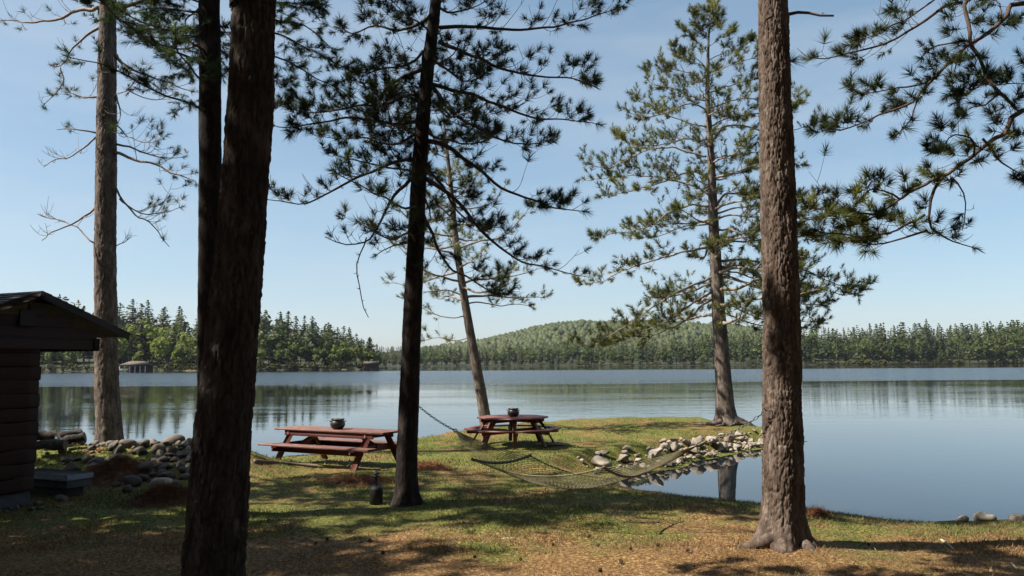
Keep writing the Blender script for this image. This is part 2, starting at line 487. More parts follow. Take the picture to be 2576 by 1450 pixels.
def mat_water():
    m, t, b = new_mat('lake_water')
    geo = t.nodes.new('ShaderNodeNewGeometry').outputs['Position']
    b.inputs['Base Color'].default_value = (0.004, 0.007, 0.010, 1)
    b.inputs['IOR'].default_value = 1.333
    b.inputs['Roughness'].default_value = 0.02
    sep = t.nodes.new('ShaderNodeSeparateXYZ'); L(t, geo, sep.inputs[0])
    # ripples: short crests lying across the view, on a longer swell
    n1 = noise_tex(t, 1.0, 3, 0.5, geo, (0.75, 2.6, 1))
    n2 = noise_tex(t, 1.0, 2, 0.5, geo, (0.16, 0.55, 1))
    n3 = noise_tex(t, 1.0, 2, 0.5, geo, (0.012, 0.035, 1))       # patches of wind
    ad = N(t, 'ShaderNodeMath', operation='MULTIPLY_ADD', i_1=2.2); L(t, n2.outputs[0], ad.inputs[0]); L(t, n1.outputs[0], ad.inputs[2])
    # calm in the lee of the land, ruffled further out, a breeze strip along the far shores
    near = N(t, 'ShaderNodeMapRange', i_1=19.0, i_2=60.0, i_3=0.0, i_4=1.0); near.interpolation_type = 'SMOOTHSTEP'
    wob = N(t, 'ShaderNodeMath', operation='MULTIPLY_ADD', i_1=60.0, i_2=-30.0); L(t, n3.outputs[0], wob.inputs[0])
    yy = N(t, 'ShaderNodeMath', operation='ADD'); L(t, sep.outputs[1], yy.inputs[0]); L(t, wob.outputs[0], yy.inputs[1])
    L(t, sep.outputs[1], near.inputs[0])
    s0 = N(t, 'ShaderNodeMapRange', i_1=105.0, i_2=135.0, i_3=0.0, i_4=1.0); s0.interpolation_type = 'SMOOTHSTEP'; L(t, yy.outputs[0], s0.inputs[0])
    s1 = N(t, 'ShaderNodeMapRange', i_1=255.0, i_2=330.0, i_3=1.0, i_4=0.0); s1.interpolation_type = 'SMOOTHSTEP'; L(t, yy.outputs[0], s1.inputs[0])
    st = N(t, 'ShaderNodeMath', operation='MULTIPLY'); L(t, s0.outputs[0], st.inputs[0]); L(t, s1.outputs[0], st.inputs[1])
    # strength = 0.02 + 0.1*near + 0.6*strip
    n4 = noise_tex(t, 1.0, 3, 0.55, geo, (0.02, 0.07, 1))
    pt = N(t, 'ShaderNodeMapRange', i_1=0.38, i_2=0.62, i_3=0.25, i_4=1.9); L(t, n4.outputs[0], pt.inputs[0])
    nm = N(t, 'ShaderNodeMath', operation='MULTIPLY'); L(t, near.outputs[0], nm.inputs[0]); L(t, pt.outputs[0], nm.inputs[1])
    k1 = N(t, 'ShaderNodeMath', operation='MULTIPLY_ADD', i_1=0.024, i_2=0.003); L(t, nm.outputs[0], k1.inputs[0])
    k2 = N(t, 'ShaderNodeMath', operation='MULTIPLY_ADD', i_1=0.75); L(t, st.outputs[0], k2.inputs[0]); L(t, k1.outputs[0], k2.inputs[2])
    bp = t.nodes.new('ShaderNodeBump'); bp.inputs['Distance'].default_value = 0.25
    L(t, ad.outputs[0], bp.inputs['Height']); L(t, k2.outputs[0], bp.inputs['Strength']); L(t, bp.outputs[0], b.inputs['Normal'])
    rg = N(t, 'ShaderNodeMath', operation='MULTIPLY_ADD', i_1=0.16, i_2=0.015); L(t, st.outputs[0], rg.inputs[0]); L(t, rg.outputs[0], b.inputs['Roughness'])
    return m
M['water'] = mat_water()

# ------------------------------------------------------------------ terrain
SHORE = np.array([(-160, 60), (-60, 27), (-20, 23.5), (-13, 22.2), (-10.3, 21.3), (-9.0, 20.6), (-8.0, 19.4), (-7.3, 19.5), (-6.6, 20.7),
                  (-5.6, 21.6), (-4.4, 23.6), (-3.1, 26.4), (-1.9, 29.4), (0.2, 32.2), (3.6, 34.2), (6.8, 34.9), (8.5, 33.4),
                  (9.0, 30.4), (9.6, 28.9), (10.0, 28.1), (9.2, 27.2), (8.3, 26.7), (7.2, 25.4), (6.2, 24.2), (5.45, 23.4), (4.9, 22.8), (4.2, 21.4),
                  (3.3, 20.9), (2.5, 20.2), (1.95, 19.5), (1.75, 18.8), (2.05, 18.15), (2.3, 17.7), (3.0, 16.85), (4.04, 15.95), (4.65, 15.35), (5.4, 14.8),
                  (6.6, 13.9), (7.7, 14.0), (9.05, 14.2), (12, 14.8), (25, 17), (60, 20), (160, 40)])
POLY = np.vstack([SHORE, [(160, -120), (-160, -120)]])

def shore_dist(x, y):
    """positive on land"""
    x = np.asarray(x, float).ravel(); y = np.asarray(y, float).ravel()
    d2 = np.full(x.shape, 1e18); inside = np.zeros(x.shape, bool)
    n = len(POLY)
    for i in range(n):
        ax, ay = POLY[i]; bx, by = POLY[(i + 1) % n]
        dx, dy = bx - ax, by - ay
        t = np.clip(((x - ax) * dx + (y - ay) * dy) / (dx * dx + dy * dy), 0, 1)
        d2 = np.minimum(d2, (x - ax - t * dx) ** 2 + (y - ay - t * dy) ** 2)
        c = (ay > y) != (by > y)
        xi = ax + (y - ay) / (dy if abs(dy) > 1e-9 else 1e-9) * dx
        inside ^= c & (x < xi)
    return np.sqrt(d2) * np.where(inside, 1, -1)

# stone heaps are part of the ground's relief, the stones lie on them
HEAPS = [(-8.6, 17.4, 1.5, 0.9, 0.42), (-6.9, 16.6, 1.0, 1.2, 0.36), (-5.6, 15.9, 0.95, 1.5, 0.42), (-10.4, 18.2, 1.5, 1.2, 0.4)]

def hland(x, y):
    x = np.asarray(x, float); y = np.asarray(y, float); shp = x.shape
    d = shore_dist(x, y).reshape(shp) + (fbm(x * 1.7, y * 1.7, 5) - 0.47) * 0.35
    base = 0.50 + 0.20 * smooth(21, 13, y) + 0.16 * smooth(10, 4, y)
    base = base - 0.10 * smooth(2, 7, x) * smooth(16, 10, y)
    base = base + (fbm(x * 0.45, y * 0.45, 11) - 0.47) * 0.22 + (fbm(x * 1.9, y * 1.9, 17) - 0.47) * 0.07 + (fbm(x * 7, y * 7, 23, 3) - 0.45) * 0.022
    for hx, hy, rx, ry, hh in HEAPS:
        base = base + hh * np.exp(-((x - hx) / rx) ** 2 - ((y - hy) / ry) ** 2)
    wid = 1.1 + 2.6 * smooth(0.5, 2.0, x) * smooth(20.5, 17.5, y)       # the lawn slopes gently into the inlet
    k = np.where(d > 0, smooth(-0.05, 1, d / wid), 0)
    z = np.where(d > 0, 0.02 + k * (base - 0.02), -0.9 * smooth(0, -2.0, d) + 0.02)
    return z

def hz(x, y): return float(hland(np.array([x]), np.array([y]))[0])

def gp(x, y):
    """frame point -> point on the ground (marching along the ray)"""
    Y = np.linspace(3, 36, 2400)
    d = _f * F + _r * (x - 1288.0) + _u * (725.0 - y)
    P = d[None] * (Y / d[1])[:, None] + np.array([0, 0, H])
    z = hland(P[:, 0], P[:, 1])
    k = np.argmax(P[:, 2] <= z)
    return np.array([P[k, 0], P[k, 1], z[k]])

xs = np.concatenate([np.linspace(-160, -22, 24), np.arange(-20, 13, 0.1), np.linspace(13.2, 160, 28)])
ys = np.concatenate([np.linspace(-120, -2, 16), np.arange(0, 36.5, 0.1), np.linspace(37, 62, 12)])
GX, GY = np.meshgrid(xs, ys)
GZ = hland(GX, GY)
V = np.stack([GX, GY, GZ], -1).reshape(-1, 3)
nx, ny = len(xs), len(ys)
ii = (np.arange(ny - 1)[:, None] * nx + np.arange(nx - 1)[None]).ravel()
Q = np.stack([ii, ii + 1, ii + 1 + nx, ii + nx], -1)
keep = V[Q][:, :, 2].max(1) > -0.88
g = link('ground', mesh('ground', V, [Q[keep]], M['ground'], smooth_=True))
tag(g, 'grassy lakeside ground strewn with brown pine needles', None, None, 'structure')

# lake: one sheet to the horizon
R_ = 3900
V = np.array([(-R_, -200, 0), (R_, -200, 0), (R_, R_, 0), (-R_, R_, 0)], float)
lake = link('lake_water', mesh('lake_water', V, [np.array([[0, 1, 2, 3]])], M['water']))
tag(lake, 'calm blue lake reflecting sky and wooded shore', None, None, 'structure')

# ------------------------------------------------------------------ far shores
rng = np.random.default_rng(7)

def land_strip(name, cols, rows, label, mat):
    """cols: list of (frame x, shore distance, back distance, rise); a sloping shore built in columns"""
    cols = np.array(cols, float)
    X = np.linspace(cols[0, 0], cols[-1, 0], 140)
    ds = np.interp(X, cols[:, 0], cols[:, 1]); db = np.interp(X, cols[:, 0], cols[:, 2]); zr = np.interp(X, cols[:, 0], cols[:, 3])
    t = np.linspace(0, 1, rows)
    Y = ds[:, None] + (db - ds)[:, None] * t[None]
    XX = (X[:, None] - 1288) / F * Y
    Z = -0.5 + 1.6 * smooth(0, 0.06, t)[None] + zr[:, None] * smooth(0.05, 1, t)[None] + (fbm(XX * 0.03, Y * 0.03, 3) - 0.45) * 4 * smooth(0, 0.3, t)[None]
    V = np.stack([XX, Y, Z], -1).reshape(-1, 3)
    n = rows
    i = (np.arange(len(X) - 1)[:, None] * n + np.arange(n - 1)[None]).ravel()
    o = link(name, mesh(name, V, [np.stack([i, i + n, i + n + 1, i + 1], -1)], mat, smooth_=True))
    tag(o, label, None, None, 'structure')
    def f(x, t_):
        d = np.interp(x, cols[:, 0], cols[:, 1]); b = np.interp(x, cols[:, 0], cols[:, 2]); z = np.interp(x, cols[:, 0], cols[:, 3])
        Yv = d + (b - d) * t_
        Xv = (x - 1288) / F * Yv
        Zv = 1.1 * smooth(0, 0.06, t_) - 0.3 + z * smooth(0.05, 1, t_) + (fbm(Xv * 0.03, Yv * 0.03, 3) - 0.45) * 4 * smooth(0, 0.3, t_)
        return np.array([Xv, Yv, float(Zv)])
    return f

left_f = land_strip('left_shore_terrain', [(-500, 430, 640, 22), (100, 410, 600, 24), (330, 400, 600, 22), (480, 400, 580, 17), (700, 395, 560, 10), (850, 410, 540, 6),
                                     (930, 440, 540, 2), (975, 475, 520, 0.5)], 20, 'wooded slope of the left far shore', M['far_land'])
right_f = land_strip('far_shore_terrain', [(900, 830, 1100, 2), (1100, 800, 1050, 4), (1400, 760, 1000, 6), (1800, 700, 950, 8), (2050, 640, 900, 10),
                                      (2300, 650, 900, 11), (2576, 700, 950, 17), (3100, 720, 950, 20)], 16, 'wooded slope of the far shore', M['far_land'])

# the wooded hill in the middle distance
hx = np.linspace(880, 2100, 90)
hprof = np.interp(hx, [880, 1000, 1090, 1150, 1250, 1330, 1400, 1460, 1560, 1700, 1850, 2000, 2100],
                  [908, 892, 880, 873, 856, 837, 823, 818, 819, 823, 830, 852, 890])
t = np.linspace(0, 1, 30)
Yh = 1150 + 1000 * t
def hill_pt(x, tt):
    Yv = 1150 + 1000 * tt
    top = (914 - np.interp(x, hx, hprof)) / F * 2150 + H - 9
    Xv = (x - 1288) / F * Yv
    return Xv, Yv, top * smooth(0, 1, tt) + (fbm(Xv * .008, Yv * .008, 31) - .45) * 18 * tt
XX, TT = np.meshgrid(hx, t, indexing='ij')
hv = np.stack(hill_pt(XX, TT), -1)
back = hv[:, -1:, :] + np.array([0, 700, -140.]); back[..., 2] = np.maximum(back[..., 2], -0.9)
hv = np.concatenate([hv, back], 1)
n = hv.shape[1]
i = (np.arange(len(hx) - 1)[:, None] * n + np.arange(n - 1)[None]).ravel()
o = link('hill', mesh('hill', hv.reshape(-1, 3), [np.stack([i, i + n, i + n + 1, i + 1], -1)], M['far_land'], smooth_=True))
tag(o, 'long wooded hill rising beyond the lake', None, None, 'structure')

def leaf_quads(P, size, rng, flat=0.0, out=None):
    """leaf-clump faces around points P, turned roughly outwards from the crown"""
    n = len(P)
    nr = unit((out if out is not None else 0) + rng.normal(size=(n, 3)) * 0.45)
    a = unit(np.cross(nr, rng.normal(size=(n, 3)))); b = np.cross(nr, a)
    s = (size * rng.uniform(0.6, 1.3, n))[:, None]
    V = np.stack([P - a * s - b * s * 0.6, P + a * s * 0.9 - b * s * 0.7, P + a * s + b * s * 0.5, P - a * s * 0.7 + b * s * 0.8], 1).reshape(-1, 3)
    return V, np.arange(n * 4).reshape(-1, 4)

def conifer_mesh(seed, spread=0.2, layers=15, base=0.12, n_b=7, droop=0.25, mat='conifer', dens=9, low=False):
    """unit-height conifer: boughs in whorls, each bough a drooping row of needle clumps. returns crown and trunk meshes"""
    r = np.random.default_rng(seed)
    P = []; SZ = []
    for l in range(layers):
        u = l / (layers - 1)
        z = base + (0.97 - base) * u ** 0.9
        rad = spread * (1 - u) ** 0.75 * r.uniform(0.7, 1.15) * (0.55 + 0.45 * min(1, (u + .05) / 0.25)) + 0.012
        nb = max(3, int(n_b * (1 - 0.5 * u)))
        a0 = r.uniform(0, 6.28)
        for k in range(nb):
            a = a0 + k / nb * 6.28 + r.uniform(-.35, .35)
            rr = rad * r.uniform(0.6, 1.2)
            m = max(2, int(dens * rr / spread))
            tt = np.linspace(0.25, 1, m)
            side = r.normal(size=m) * rr * 0.13
            x = np.cos(a) * tt * rr - np.sin(a) * side; y = np.sin(a) * tt * rr + np.cos(a) * side
            zz = z - droop * rr * tt + 0.35 * rr * tt ** 3 + r.normal(size=m) * 0.006
            P.append(np.stack([x, y, zz], -1)); SZ.append(np.full(m, (0.016 if not low else 0.03) + 0.10 * rr * (0.9 if not low else 1.1)))
    P.append(np.array([[0, 0, 0.985], [0, 0, 0.96], [0.004, 0, 0.94]])); SZ.append(np.array([0.012, 0.014, 0.018]))
    P = np.concatenate(P); SZ = np.concatenate(SZ)
    V, Q = leaf_quads(P, 1.0, r, 0.45, unit(P * np.array([1, 1, 0])) * .8 + np.array([0, 0, .75]))
    V = (V.reshape(-1, 4, 3) - P[:, None]) * SZ[:, None, None] * (1.15) + P[:, None]
    V = V.reshape(-1, 3)
    tv, tp = tube(np.array([[0, 0, -0.05], [0, 0, 0.4], [0.004, 0, 0.95]]), [0.014, 0.010, 0.002], 5)
    return (V, [Q]), (tv, tp)

def broad_mesh(seed, lobes=16, per=60, rx=0.27, zc=0.6, rz=0.36, size=0.026):
    r = np.random.default_rng(seed)
    P = []; OUT = []
    for k in range(lobes):
        d = unit(r.normal(size=3)); q = d * r.uniform(0.35, 0.95)
        c = np.array([q[0] * rx, q[1] * rx, zc + q[2] * rz])
        lr = r.uniform(0.07, 0.13)
        dd = unit(r.normal(size=(per, 3))); rad = lr * r.uniform(0.5, 1.05, per) ** 0.5
        P.append(c + dd * rad[:, None]); OUT.append(dd + np.array([0, 0, .3]))
    P = np.concatenate(P)
    V, Q = leaf_quads(P, size, r, 0, np.concatenate(OUT))
    tv, tp = [], []
    mb = MB(); mb.add(*tube(np.array([[0, 0, -0.05], [0.01, 0, 0.3], [0.0, 0.01, 0.75]]), [0.016, 0.012, 0.004], 5))
    for k in range(5):
        a = r.uniform(0, 6.28); z0 = r.uniform(0.25, 0.5)
        mb.add(*tube(np.array([[0.008, 0, z0], [math.cos(a) * .1, math.sin(a) * .1, z0 + .14], [math.cos(a) * .17, math.sin(a) * .17, z0 + .26]]), [0.007, 0.005, 0.002], 4))
    return (V, [Q]), mb.get()

CON = [conifer_mesh(s, sp, ly, b, nb, dr) for s, sp, ly, b, nb, dr in
       [(1, .17, 17, .10, 8, .3), (2, .20, 15, .15, 8, .25), (3, .22, 13, .22, 7, .1), (4, .15, 18, .06, 8, .35), (5, .21, 14, .3, 7, .05), (6, .19, 16, .18, 8, .2)]]
BRD = [broad_mesh(11), broad_mesh(12, 18, 60, .24, .58, .38), broad_mesh(13, 14, 60, .3, .62, .32), broad_mesh(14, 12, 70, .22, .5, .42)]
SHB = [broad_mesh(21, 10, 40, .5, .45, .4, .06), broad_mesh(22, 12, 40, .6, .4, .36, .06)]
def meshes(lst, mat, nm):
    return [(mesh(nm + '_crown', c[0], c[1], M[mat]), mesh(nm + '_trunk', t_[0], t_[1], M['far_trunk'], smooth_=True)) for c, t_ in lst]
CON_M = meshes(CON, 'conifer', 'conifer'); CON_D = meshes(CON, 'conifer_dark', 'dark_conifer')
LIME_M = meshes(BRD, 'lime', 'lime_tree'); BRD_M = meshes(BRD, 'broad', 'broad_tree'); SHB_M = meshes(SHB, 'shrub', 'shrub')

def far_tree(name, pair, loc, h, wd, label, cat, group, rot):
    e = empty(name, loc, label, cat, group)
    e.rotation_euler = (0, 0, rot); e.scale = (h * wd, h * wd, h)
    link('crown', pair[0], e); link('trunk', pair[1], e)
    return e

R = random.Random(4)
# left far shore, tree by tree
def skyl(x): return np.interp(x, [-200, 100, 170, 240, 300, 340, 400, 460, 500, 650, 720, 760, 800, 850, 900, 930, 960],
                              [735, 742, 748, 764, 758, 750, 765, 778, 785, 790, 782, 793, 803, 815, 828, 850, 880])
cnt = 0
for row, tt in enumerate([0.95, 0.7, 0.45, 0.25, 0.13]):
    x = -90 + row * 7
    while x < 965:
        p = left_f(x, tt)
        hh = R.uniform(17, 25)
        if row <= 1:
            hh = np.clip(((916 - skyl(x)) / F * p[1] + H - p[2]) * R.uniform(0.93, 1.12), 9, 34)
        if x > 880: hh *= 0.75
        far_tree('conifer', R.choice(CON_D if R.random() < 0.25 else CON_M), p, hh, R.uniform(1.15, 1.7),
                 'green conifer in the wood on the left far shore', 'tree', 'conifers on the left far shore', R.uniform(0, 6.28))
        x += R.uniform(32, 50) * (1.15 if row < 2 else 1.0)
        cnt += 1
far_tree('conifer', CON_D[0], left_f(146, 0.8), 31, 0.9, 'tallest spiky conifer standing above the wood behind the shed roof', 'tree', None, 1)
limes = [(330, .12, 24, 0), (385, .16, 25, 1), (420, .10, 22, 2), (455, .05, 19, 3), (300, .10, 18, 1), (405, .05, 17, 0), (350, .04, 14, 3), (372, .22, 27, 2), (478, .12, 20, 0), (315, .2, 25, 3)]
for k, (x, tt, h_, v) in enumerate(limes):
    far_tree('birch_tree', LIME_M[v], left_f(x, tt), h_, R.uniform(.9, 1.2), 'lime green leafy tree behind the open boathouse', 'tree', 'lime green trees on the left far shore', R.uniform(0, 6))
for x, tt, h_, v in [(60, .12, 17, 2), (95, .2, 20, 1), (240, .3, 22, 0), (280, .22, 21, 3), (440, .3, 23, 2), (505, .2, 18, 1), (690, .16, 17, 3), (735, .08, 14, 0), (770, .12, 15, 2), (800, .06, 12, 1), (825, .1, 14, 3), (640, .2, 19, 2), (130, .1, 15, 0), (180, .06, 12, 1), (215, .12, 18, 2), (255, .04, 12, 3), (665, .1, 20, 1), (705, .05, 13, 2), (160, .2, 20, 3), (485, .05, 14, 2), (655, .03, 11, 0)]:
    far_tree('leafy_tree', BRD_M[v], left_f(x, tt), h_, R.uniform(.9, 1.2), 'mid green leafy tree at the left far shore', 'tree', 'leafy trees on the left far shore', R.uniform(0, 6))
for x, tt, h_, v in [(845, .05, 13, 1), (868, .07, 14, 2), (893, .06, 12, 0), (915, .05, 12, 3), (938, .05, 10, 1)]:
    far_tree('leafy_tree', LIME_M[v], left_f(x, tt), h_, R.uniform(.95, 1.2), 'round light green tree at the point beside the dark boathouse', 'tree', 'light green trees at the point', R.uniform(0, 6))
x = -60
while x < 950:
    if not (300 < x < 385):
        far_tree('shrub', R.choice(SHB_M), left_f(x, R.uniform(.01, .03)), R.uniform(3, 6.5), R.uniform(.8, 1.2), 'low yellowish shrub at the waterline of the left far shore', 'shrub', 'shrubs along the left far shore', R.uniform(0, 6))
    x += R.uniform(12, 26)

# far shore, front rows tree by tree, the mass behind as one wood
def far_mesh(nm, lst, mat):
    out = []
    for c, t_ in lst:
        V = np.vstack([c[0], t_[0]]); P = c[1] + [p + len(c[0]) for p in t_[1]]
        q = sum(len(p) for p in c[1]); n2 = sum(len(p) for p in t_[1])
        out.append(mesh(nm, V, P, [M[mat], M['far_trunk']], [0] * q + [1] * n2))
    return out
FC = far_mesh('conifer', CON, 'conifer'); FD = far_mesh('conifer', CON, 'conifer_dark'); FB = far_mesh('leafy_tree', BRD, 'broad'); FS = far_mesh('shrub', SHB, 'shrub')
def fskyl(x): return np.interp(x, [960, 1060, 1150, 1250, 1400, 1560, 1700, 1800, 1950, 2050, 2100, 2200, 2280, 2400, 2500, 2576, 2800],
                               [873, 872, 868, 866, 862, 858, 850, 840, 830, 822, 826, 817, 815, 818, 810, 804, 800])
count = 0
for row, tt in enumerate([0.04, 0.16, 0.34]):
    x = 955 + row * 6
    while x < 2640:
        p = right_f(x, tt)
        cap = (914.5 - 0.006 * (x - 1288) - fskyl(x)) / F * p[1] + H - p[2]
        hh = cap * R.uniform(0.5, 1.0) * (0.78, 0.95, 1.06)[row]
        con = R.random() < (0.7 if row == 0 else 0.85)
        o = link('conifer' if con else 'leafy_tree', R.choice((FC if R.random() < .6 else FD) if con else FB), None, p)
        o.scale = (hh * R.uniform(1.05, 1.6),) * 2 + (hh,); o.rotation_euler[2] = R.uniform(0, 6.28)
        if con:
            tag(o, 'green conifer in the dense wood along the far shore', 'tree', 'conifers along the far shore')
        else:
            tag(o, 'rounded leafy tree among the conifers of the far shore', 'tree', 'leafy trees along the far shore')
        count += 1
        x += R.uniform(14, 30) * (0.9 if row == 0 else 1.2) * (0.8 if x < 1500 else 1.05)
o = link('conifer', FD[0], None, right_f(2330, .3)); o.scale = (30, 30, 39)
tag(o, 'tall conifer rising above the treeline of the right far shore', 'tree')
for k in range(70):
    x = R.uniform(1960, 2640) if k % 3 else R.uniform(960, 1950)
    o = link('shrub', R.choice(FS), None, right_f(x, R.uniform(.0, .02))); s_ = R.uniform(3, 6.5); o.scale = (s_ * 1.3, s_ * 1.3, s_); o.rotation_euler[2] = R.uniform(0, 6)
    tag(o, 'small yellowish shrub at the waterline of the far shore', 'shrub', 'shrubs along the far shore')

def wood_mass(name, pts, hts, wds, variants, mat, label):
    Vs = []; Qs = []; Ts = []; n0 = 0
    r = np.random.default_rng(5)
    for p, h_, w_ in zip(pts, hts, wds):
        V, Pq = variants[r.integers(len(variants))]
        a = r.uniform(0, 6.28); c, s_ = math.cos(a), math.sin(a)
        W = np.empty_like(V); W[:, 0] = (V[:, 0] * c - V[:, 1] * s_) * h_ * w_ + p[0]; W[:, 1] = (V[:, 0] * s_ + V[:, 1] * c) * h_ * w_ + p[1]; W[:, 2] = V[:, 2] * h_ + p[2]
        Vs.append(W); Qs.append(Pq[0] + n0); Ts += [p + n0 for p in Pq[1:]]; n0 += len(V)
    o = link(name, mesh(name, np.vstack(Vs), [np.vstack(Qs)] + ([np.vstack(Ts)] if Ts else []), M[mat], smooth_=bool(Ts)))
    tag(o, label, None, None, 'stuff')
LOW = [conifer_mesh(s, sp, 11, .2, 6, .2, dens=5)[0] for s, sp in ((31, .17), (32, .2), (33, .15), (34, .22))]
pts = []; hts = []; wds = []
for k in range(620):
    x = rng.uniform(950, 2750); tt = rng.uniform(0.34, 1.0)
    p = right_f(x, tt)
    cap = (914.5 - 0.006 * (x - 1288) - fskyl(x)) / F * p[1] + H - p[2]
    pts.append(p); hts.append(cap * rng.uniform(.72, 1.06)); wds.append(rng.uniform(1.0, 1.5))
wood_mass('far_shore_wood', pts, hts, wds, LOW, 'conifer', 'dense conifer wood behind the far shoreline')
pts = []; hts = []; wds = []
for k in range(5200):
    x = rng.uniform(900, 2080); tt = rng.uniform(0.02, 1.0)
    pts.append(np.array([float(v) for v in hill_pt(x, tt)])); hts.append(rng.uniform(13, 21)); wds.append(rng.uniform(1.3, 2.0))
def tiny(seed):
    r = np.random.default_rng(seed); k = 6; V = []
    for z, q in ((.15, .20), (.45, .27), (.75, .17)):
        for a in range(k):
            th = a / k * 6.283 + z; V.append((math.cos(th) * q * r.uniform(.7, 1.3), math.sin(th) * q * r.uniform(.7, 1.3), z + r.uniform(-.06, .06)))
    V.append((r.uniform(-.03, .03), 0, 1.0))
    Fq = [[l * k + a, l * k + (a + 1) % k, (l + 1) * k + (a + 1) % k, (l + 1) * k + a] for l in range(2) for a in range(k)]
    T3 = [[2 * k + a, 2 * k + (a + 1) % k, 3 * k, 3 * k] for a in range(k)]
    return np.array(V), [np.array(Fq + [[t_[0], t_[1], t_[2], t_[2]] for t_ in T3])[:12], np.array(T3)[:, :3]]
TINY = [tiny(s) for s in (41, 42, 43, 44)]
wood_mass('hillside_wood', pts, hts, wds, TINY, 'hill', 'mixed green wood covering the distant hill')

# boathouses
def boathouse():
    c = px(344, 922, 398); c[2] = 0
    root = empty('boathouse', c, 'open brown-roofed boathouse on white posts at the left far shore', 'boathouse')
    W, D, hgt = 12.5, 9.0, 3.0
    rt = [(-W / 2, -D / 2), (W / 2, D / 2)]
    mb = MB()
    ridge = 5.0
    V = np.array([(-W / 2 - .6, -D / 2 - .6, hgt), (W / 2 + .6, -D / 2 - .6, hgt), (W / 2 + .6, D / 2, hgt), (-W / 2 - .6, D / 2, hgt), (-W / 2 + 3.2, 0, ridge), (W / 2 - 3.2, 0, ridge)]) + c
    mb.add(V, [np.array([[0, 1, 5, 4], [2, 3, 4, 5]]), np.array([[1, 2, 5], [3, 0, 4]]), np.array([[3, 2, 1, 0]])])
    mb.part('roof', M['boat_roof'], root)
    MB().add(*beam(c + np.array([-W / 2, -D / 2, hgt - .25]), c + np.array([W / 2, -D / 2, hgt - .25]), .25, .4)).part('header_beam', M['boat_wall'], root)
    for k in range(6):
        xx = -W / 2 + W * k / 5
        MB().add(*beam(c + np.array([xx, -D / 2 + .02, -.5]), c + np.array([xx, -D / 2 + .02, hgt - .5]), .28, .28, (0, 1, 0))).part('post', M['white_post'], root)
    MB().add(*beam(c + np.array([-W / 2, -D / 2 - .1, .9]), c + np.array([-W / 2 + 2.4, -D / 2 - .1, .9]), .12, .18)).part('railing', M['white_post'], root)
    MB().add(*beam(c + np.array([-W / 2, D / 2 - .3, 1.3]), c + np.array([W / 2, D / 2 - .3, 1.3]), .2, 3.2)).part('back_wall', M['boat_wall'], root)
    MB().add(*box_axes(c + np.array([0, 0, .25]), (1, 0, 0), (0, 1, 0), (0, 0, 1), W / 2 - .2, D / 2 - .3, .2)).part('deck', M['boat_wall'], root)
    b = c + np.array([-W / 2 + 1.6, -D / 2 - 1.2, 0])
    br = empty('rowing_boat', b, 'small white boat moored under the open boathouse', 'boat')
    s = np.linspace(-1, 1, 9); mb = MB(); Vv = []
    for q in s:
        wv = .75 * (1 - abs(q) ** 2.5) + .03
        Vv += [(q * 1.9, -wv, .55 + .12 * q * q), (q * 1.9, -wv * .6, -.05), (q * 1.9, wv * .6, -.05), (q * 1.9, wv, .55 + .12 * q * q)]
    Vv = np.array(Vv) + b; qs = []
    for k in range(8):
        for j in range(3): qs.append([k * 4 + j, k * 4 + j + 1, k * 4 + 5 + j, k * 4 + 4 + j])
    mb.add(Vv, [np.array(qs)]); mb.part('hull', M['white_post'], br, smooth_=True)
    MB().add(*beam(b + np.array([.2, -.6, .4]), b + np.array([.2, .6, .4]), .3, .06)).part('seat', M['boat_wall'], br)
boathouse()
def dark_boathouse():
    c = px(934, 922, 432); c[2] = 0
    root = empty('boathouse', c, 'dark boarded boathouse at the tip of the left point', 'boathouse')
    W, D = 7.0, 6.0
    MB().add(*box_axes(c + np.array([0, 0, 1.4]), (1, 0, 0), (0, 1, 0), (0, 0, 1), W / 2, D / 2, 1.6, .02)).part('wall', M['boat_wall'], root)
    V = np.array([(-W / 2 - .4, -D / 2 - .4, 3.0), (W / 2 + .4, -D / 2 - .4, 3.0), (W / 2 + .4, D / 2, 3.0), (-W / 2 - .4, D / 2, 3.0), (-W / 2 - .4, 0, 4.3), (W / 2 + .4, 0, 4.3)]) + c
    part('roof', V, [np.array([[0, 1, 5, 4], [2, 3, 4, 5]]), np.array([[1, 2, 5], [3, 0, 4]]), np.array([[3, 2, 1, 0]])], M['boat_roof'], root)
    for xx in (-1.8, 1.6):
        MB().add(*box_axes(c + np.array([xx, -D / 2 - .03, 1.2]), (1, 0, 0), (0, 1, 0), (0, 0, 1), 1.2, .05, 1.2, .01)).part('door', M['fascia'], root)
    d = px(893, 924, 428); d[2] = 0
    dr = empty('dock', d, 'low pale wooden dock left of the dark boathouse', 'dock')
    for k in range(9):
        MB().add(*box_axes(d + np.array([-3.2 + .8 * k, 0, .45]), (1, 0, 0), (0, 1, 0), (0, 0, 1), .37, 1.2, .05, .01)).part('plank', M['white_post'], dr)
    for xx in (-3, 0, 3):
        MB().add(*tube([d + np.array([xx, -1, -.6]), d + np.array([xx, -1, .4])], .1, 6)).part('pile', M['far_trunk'], dr)
dark_boathouse()
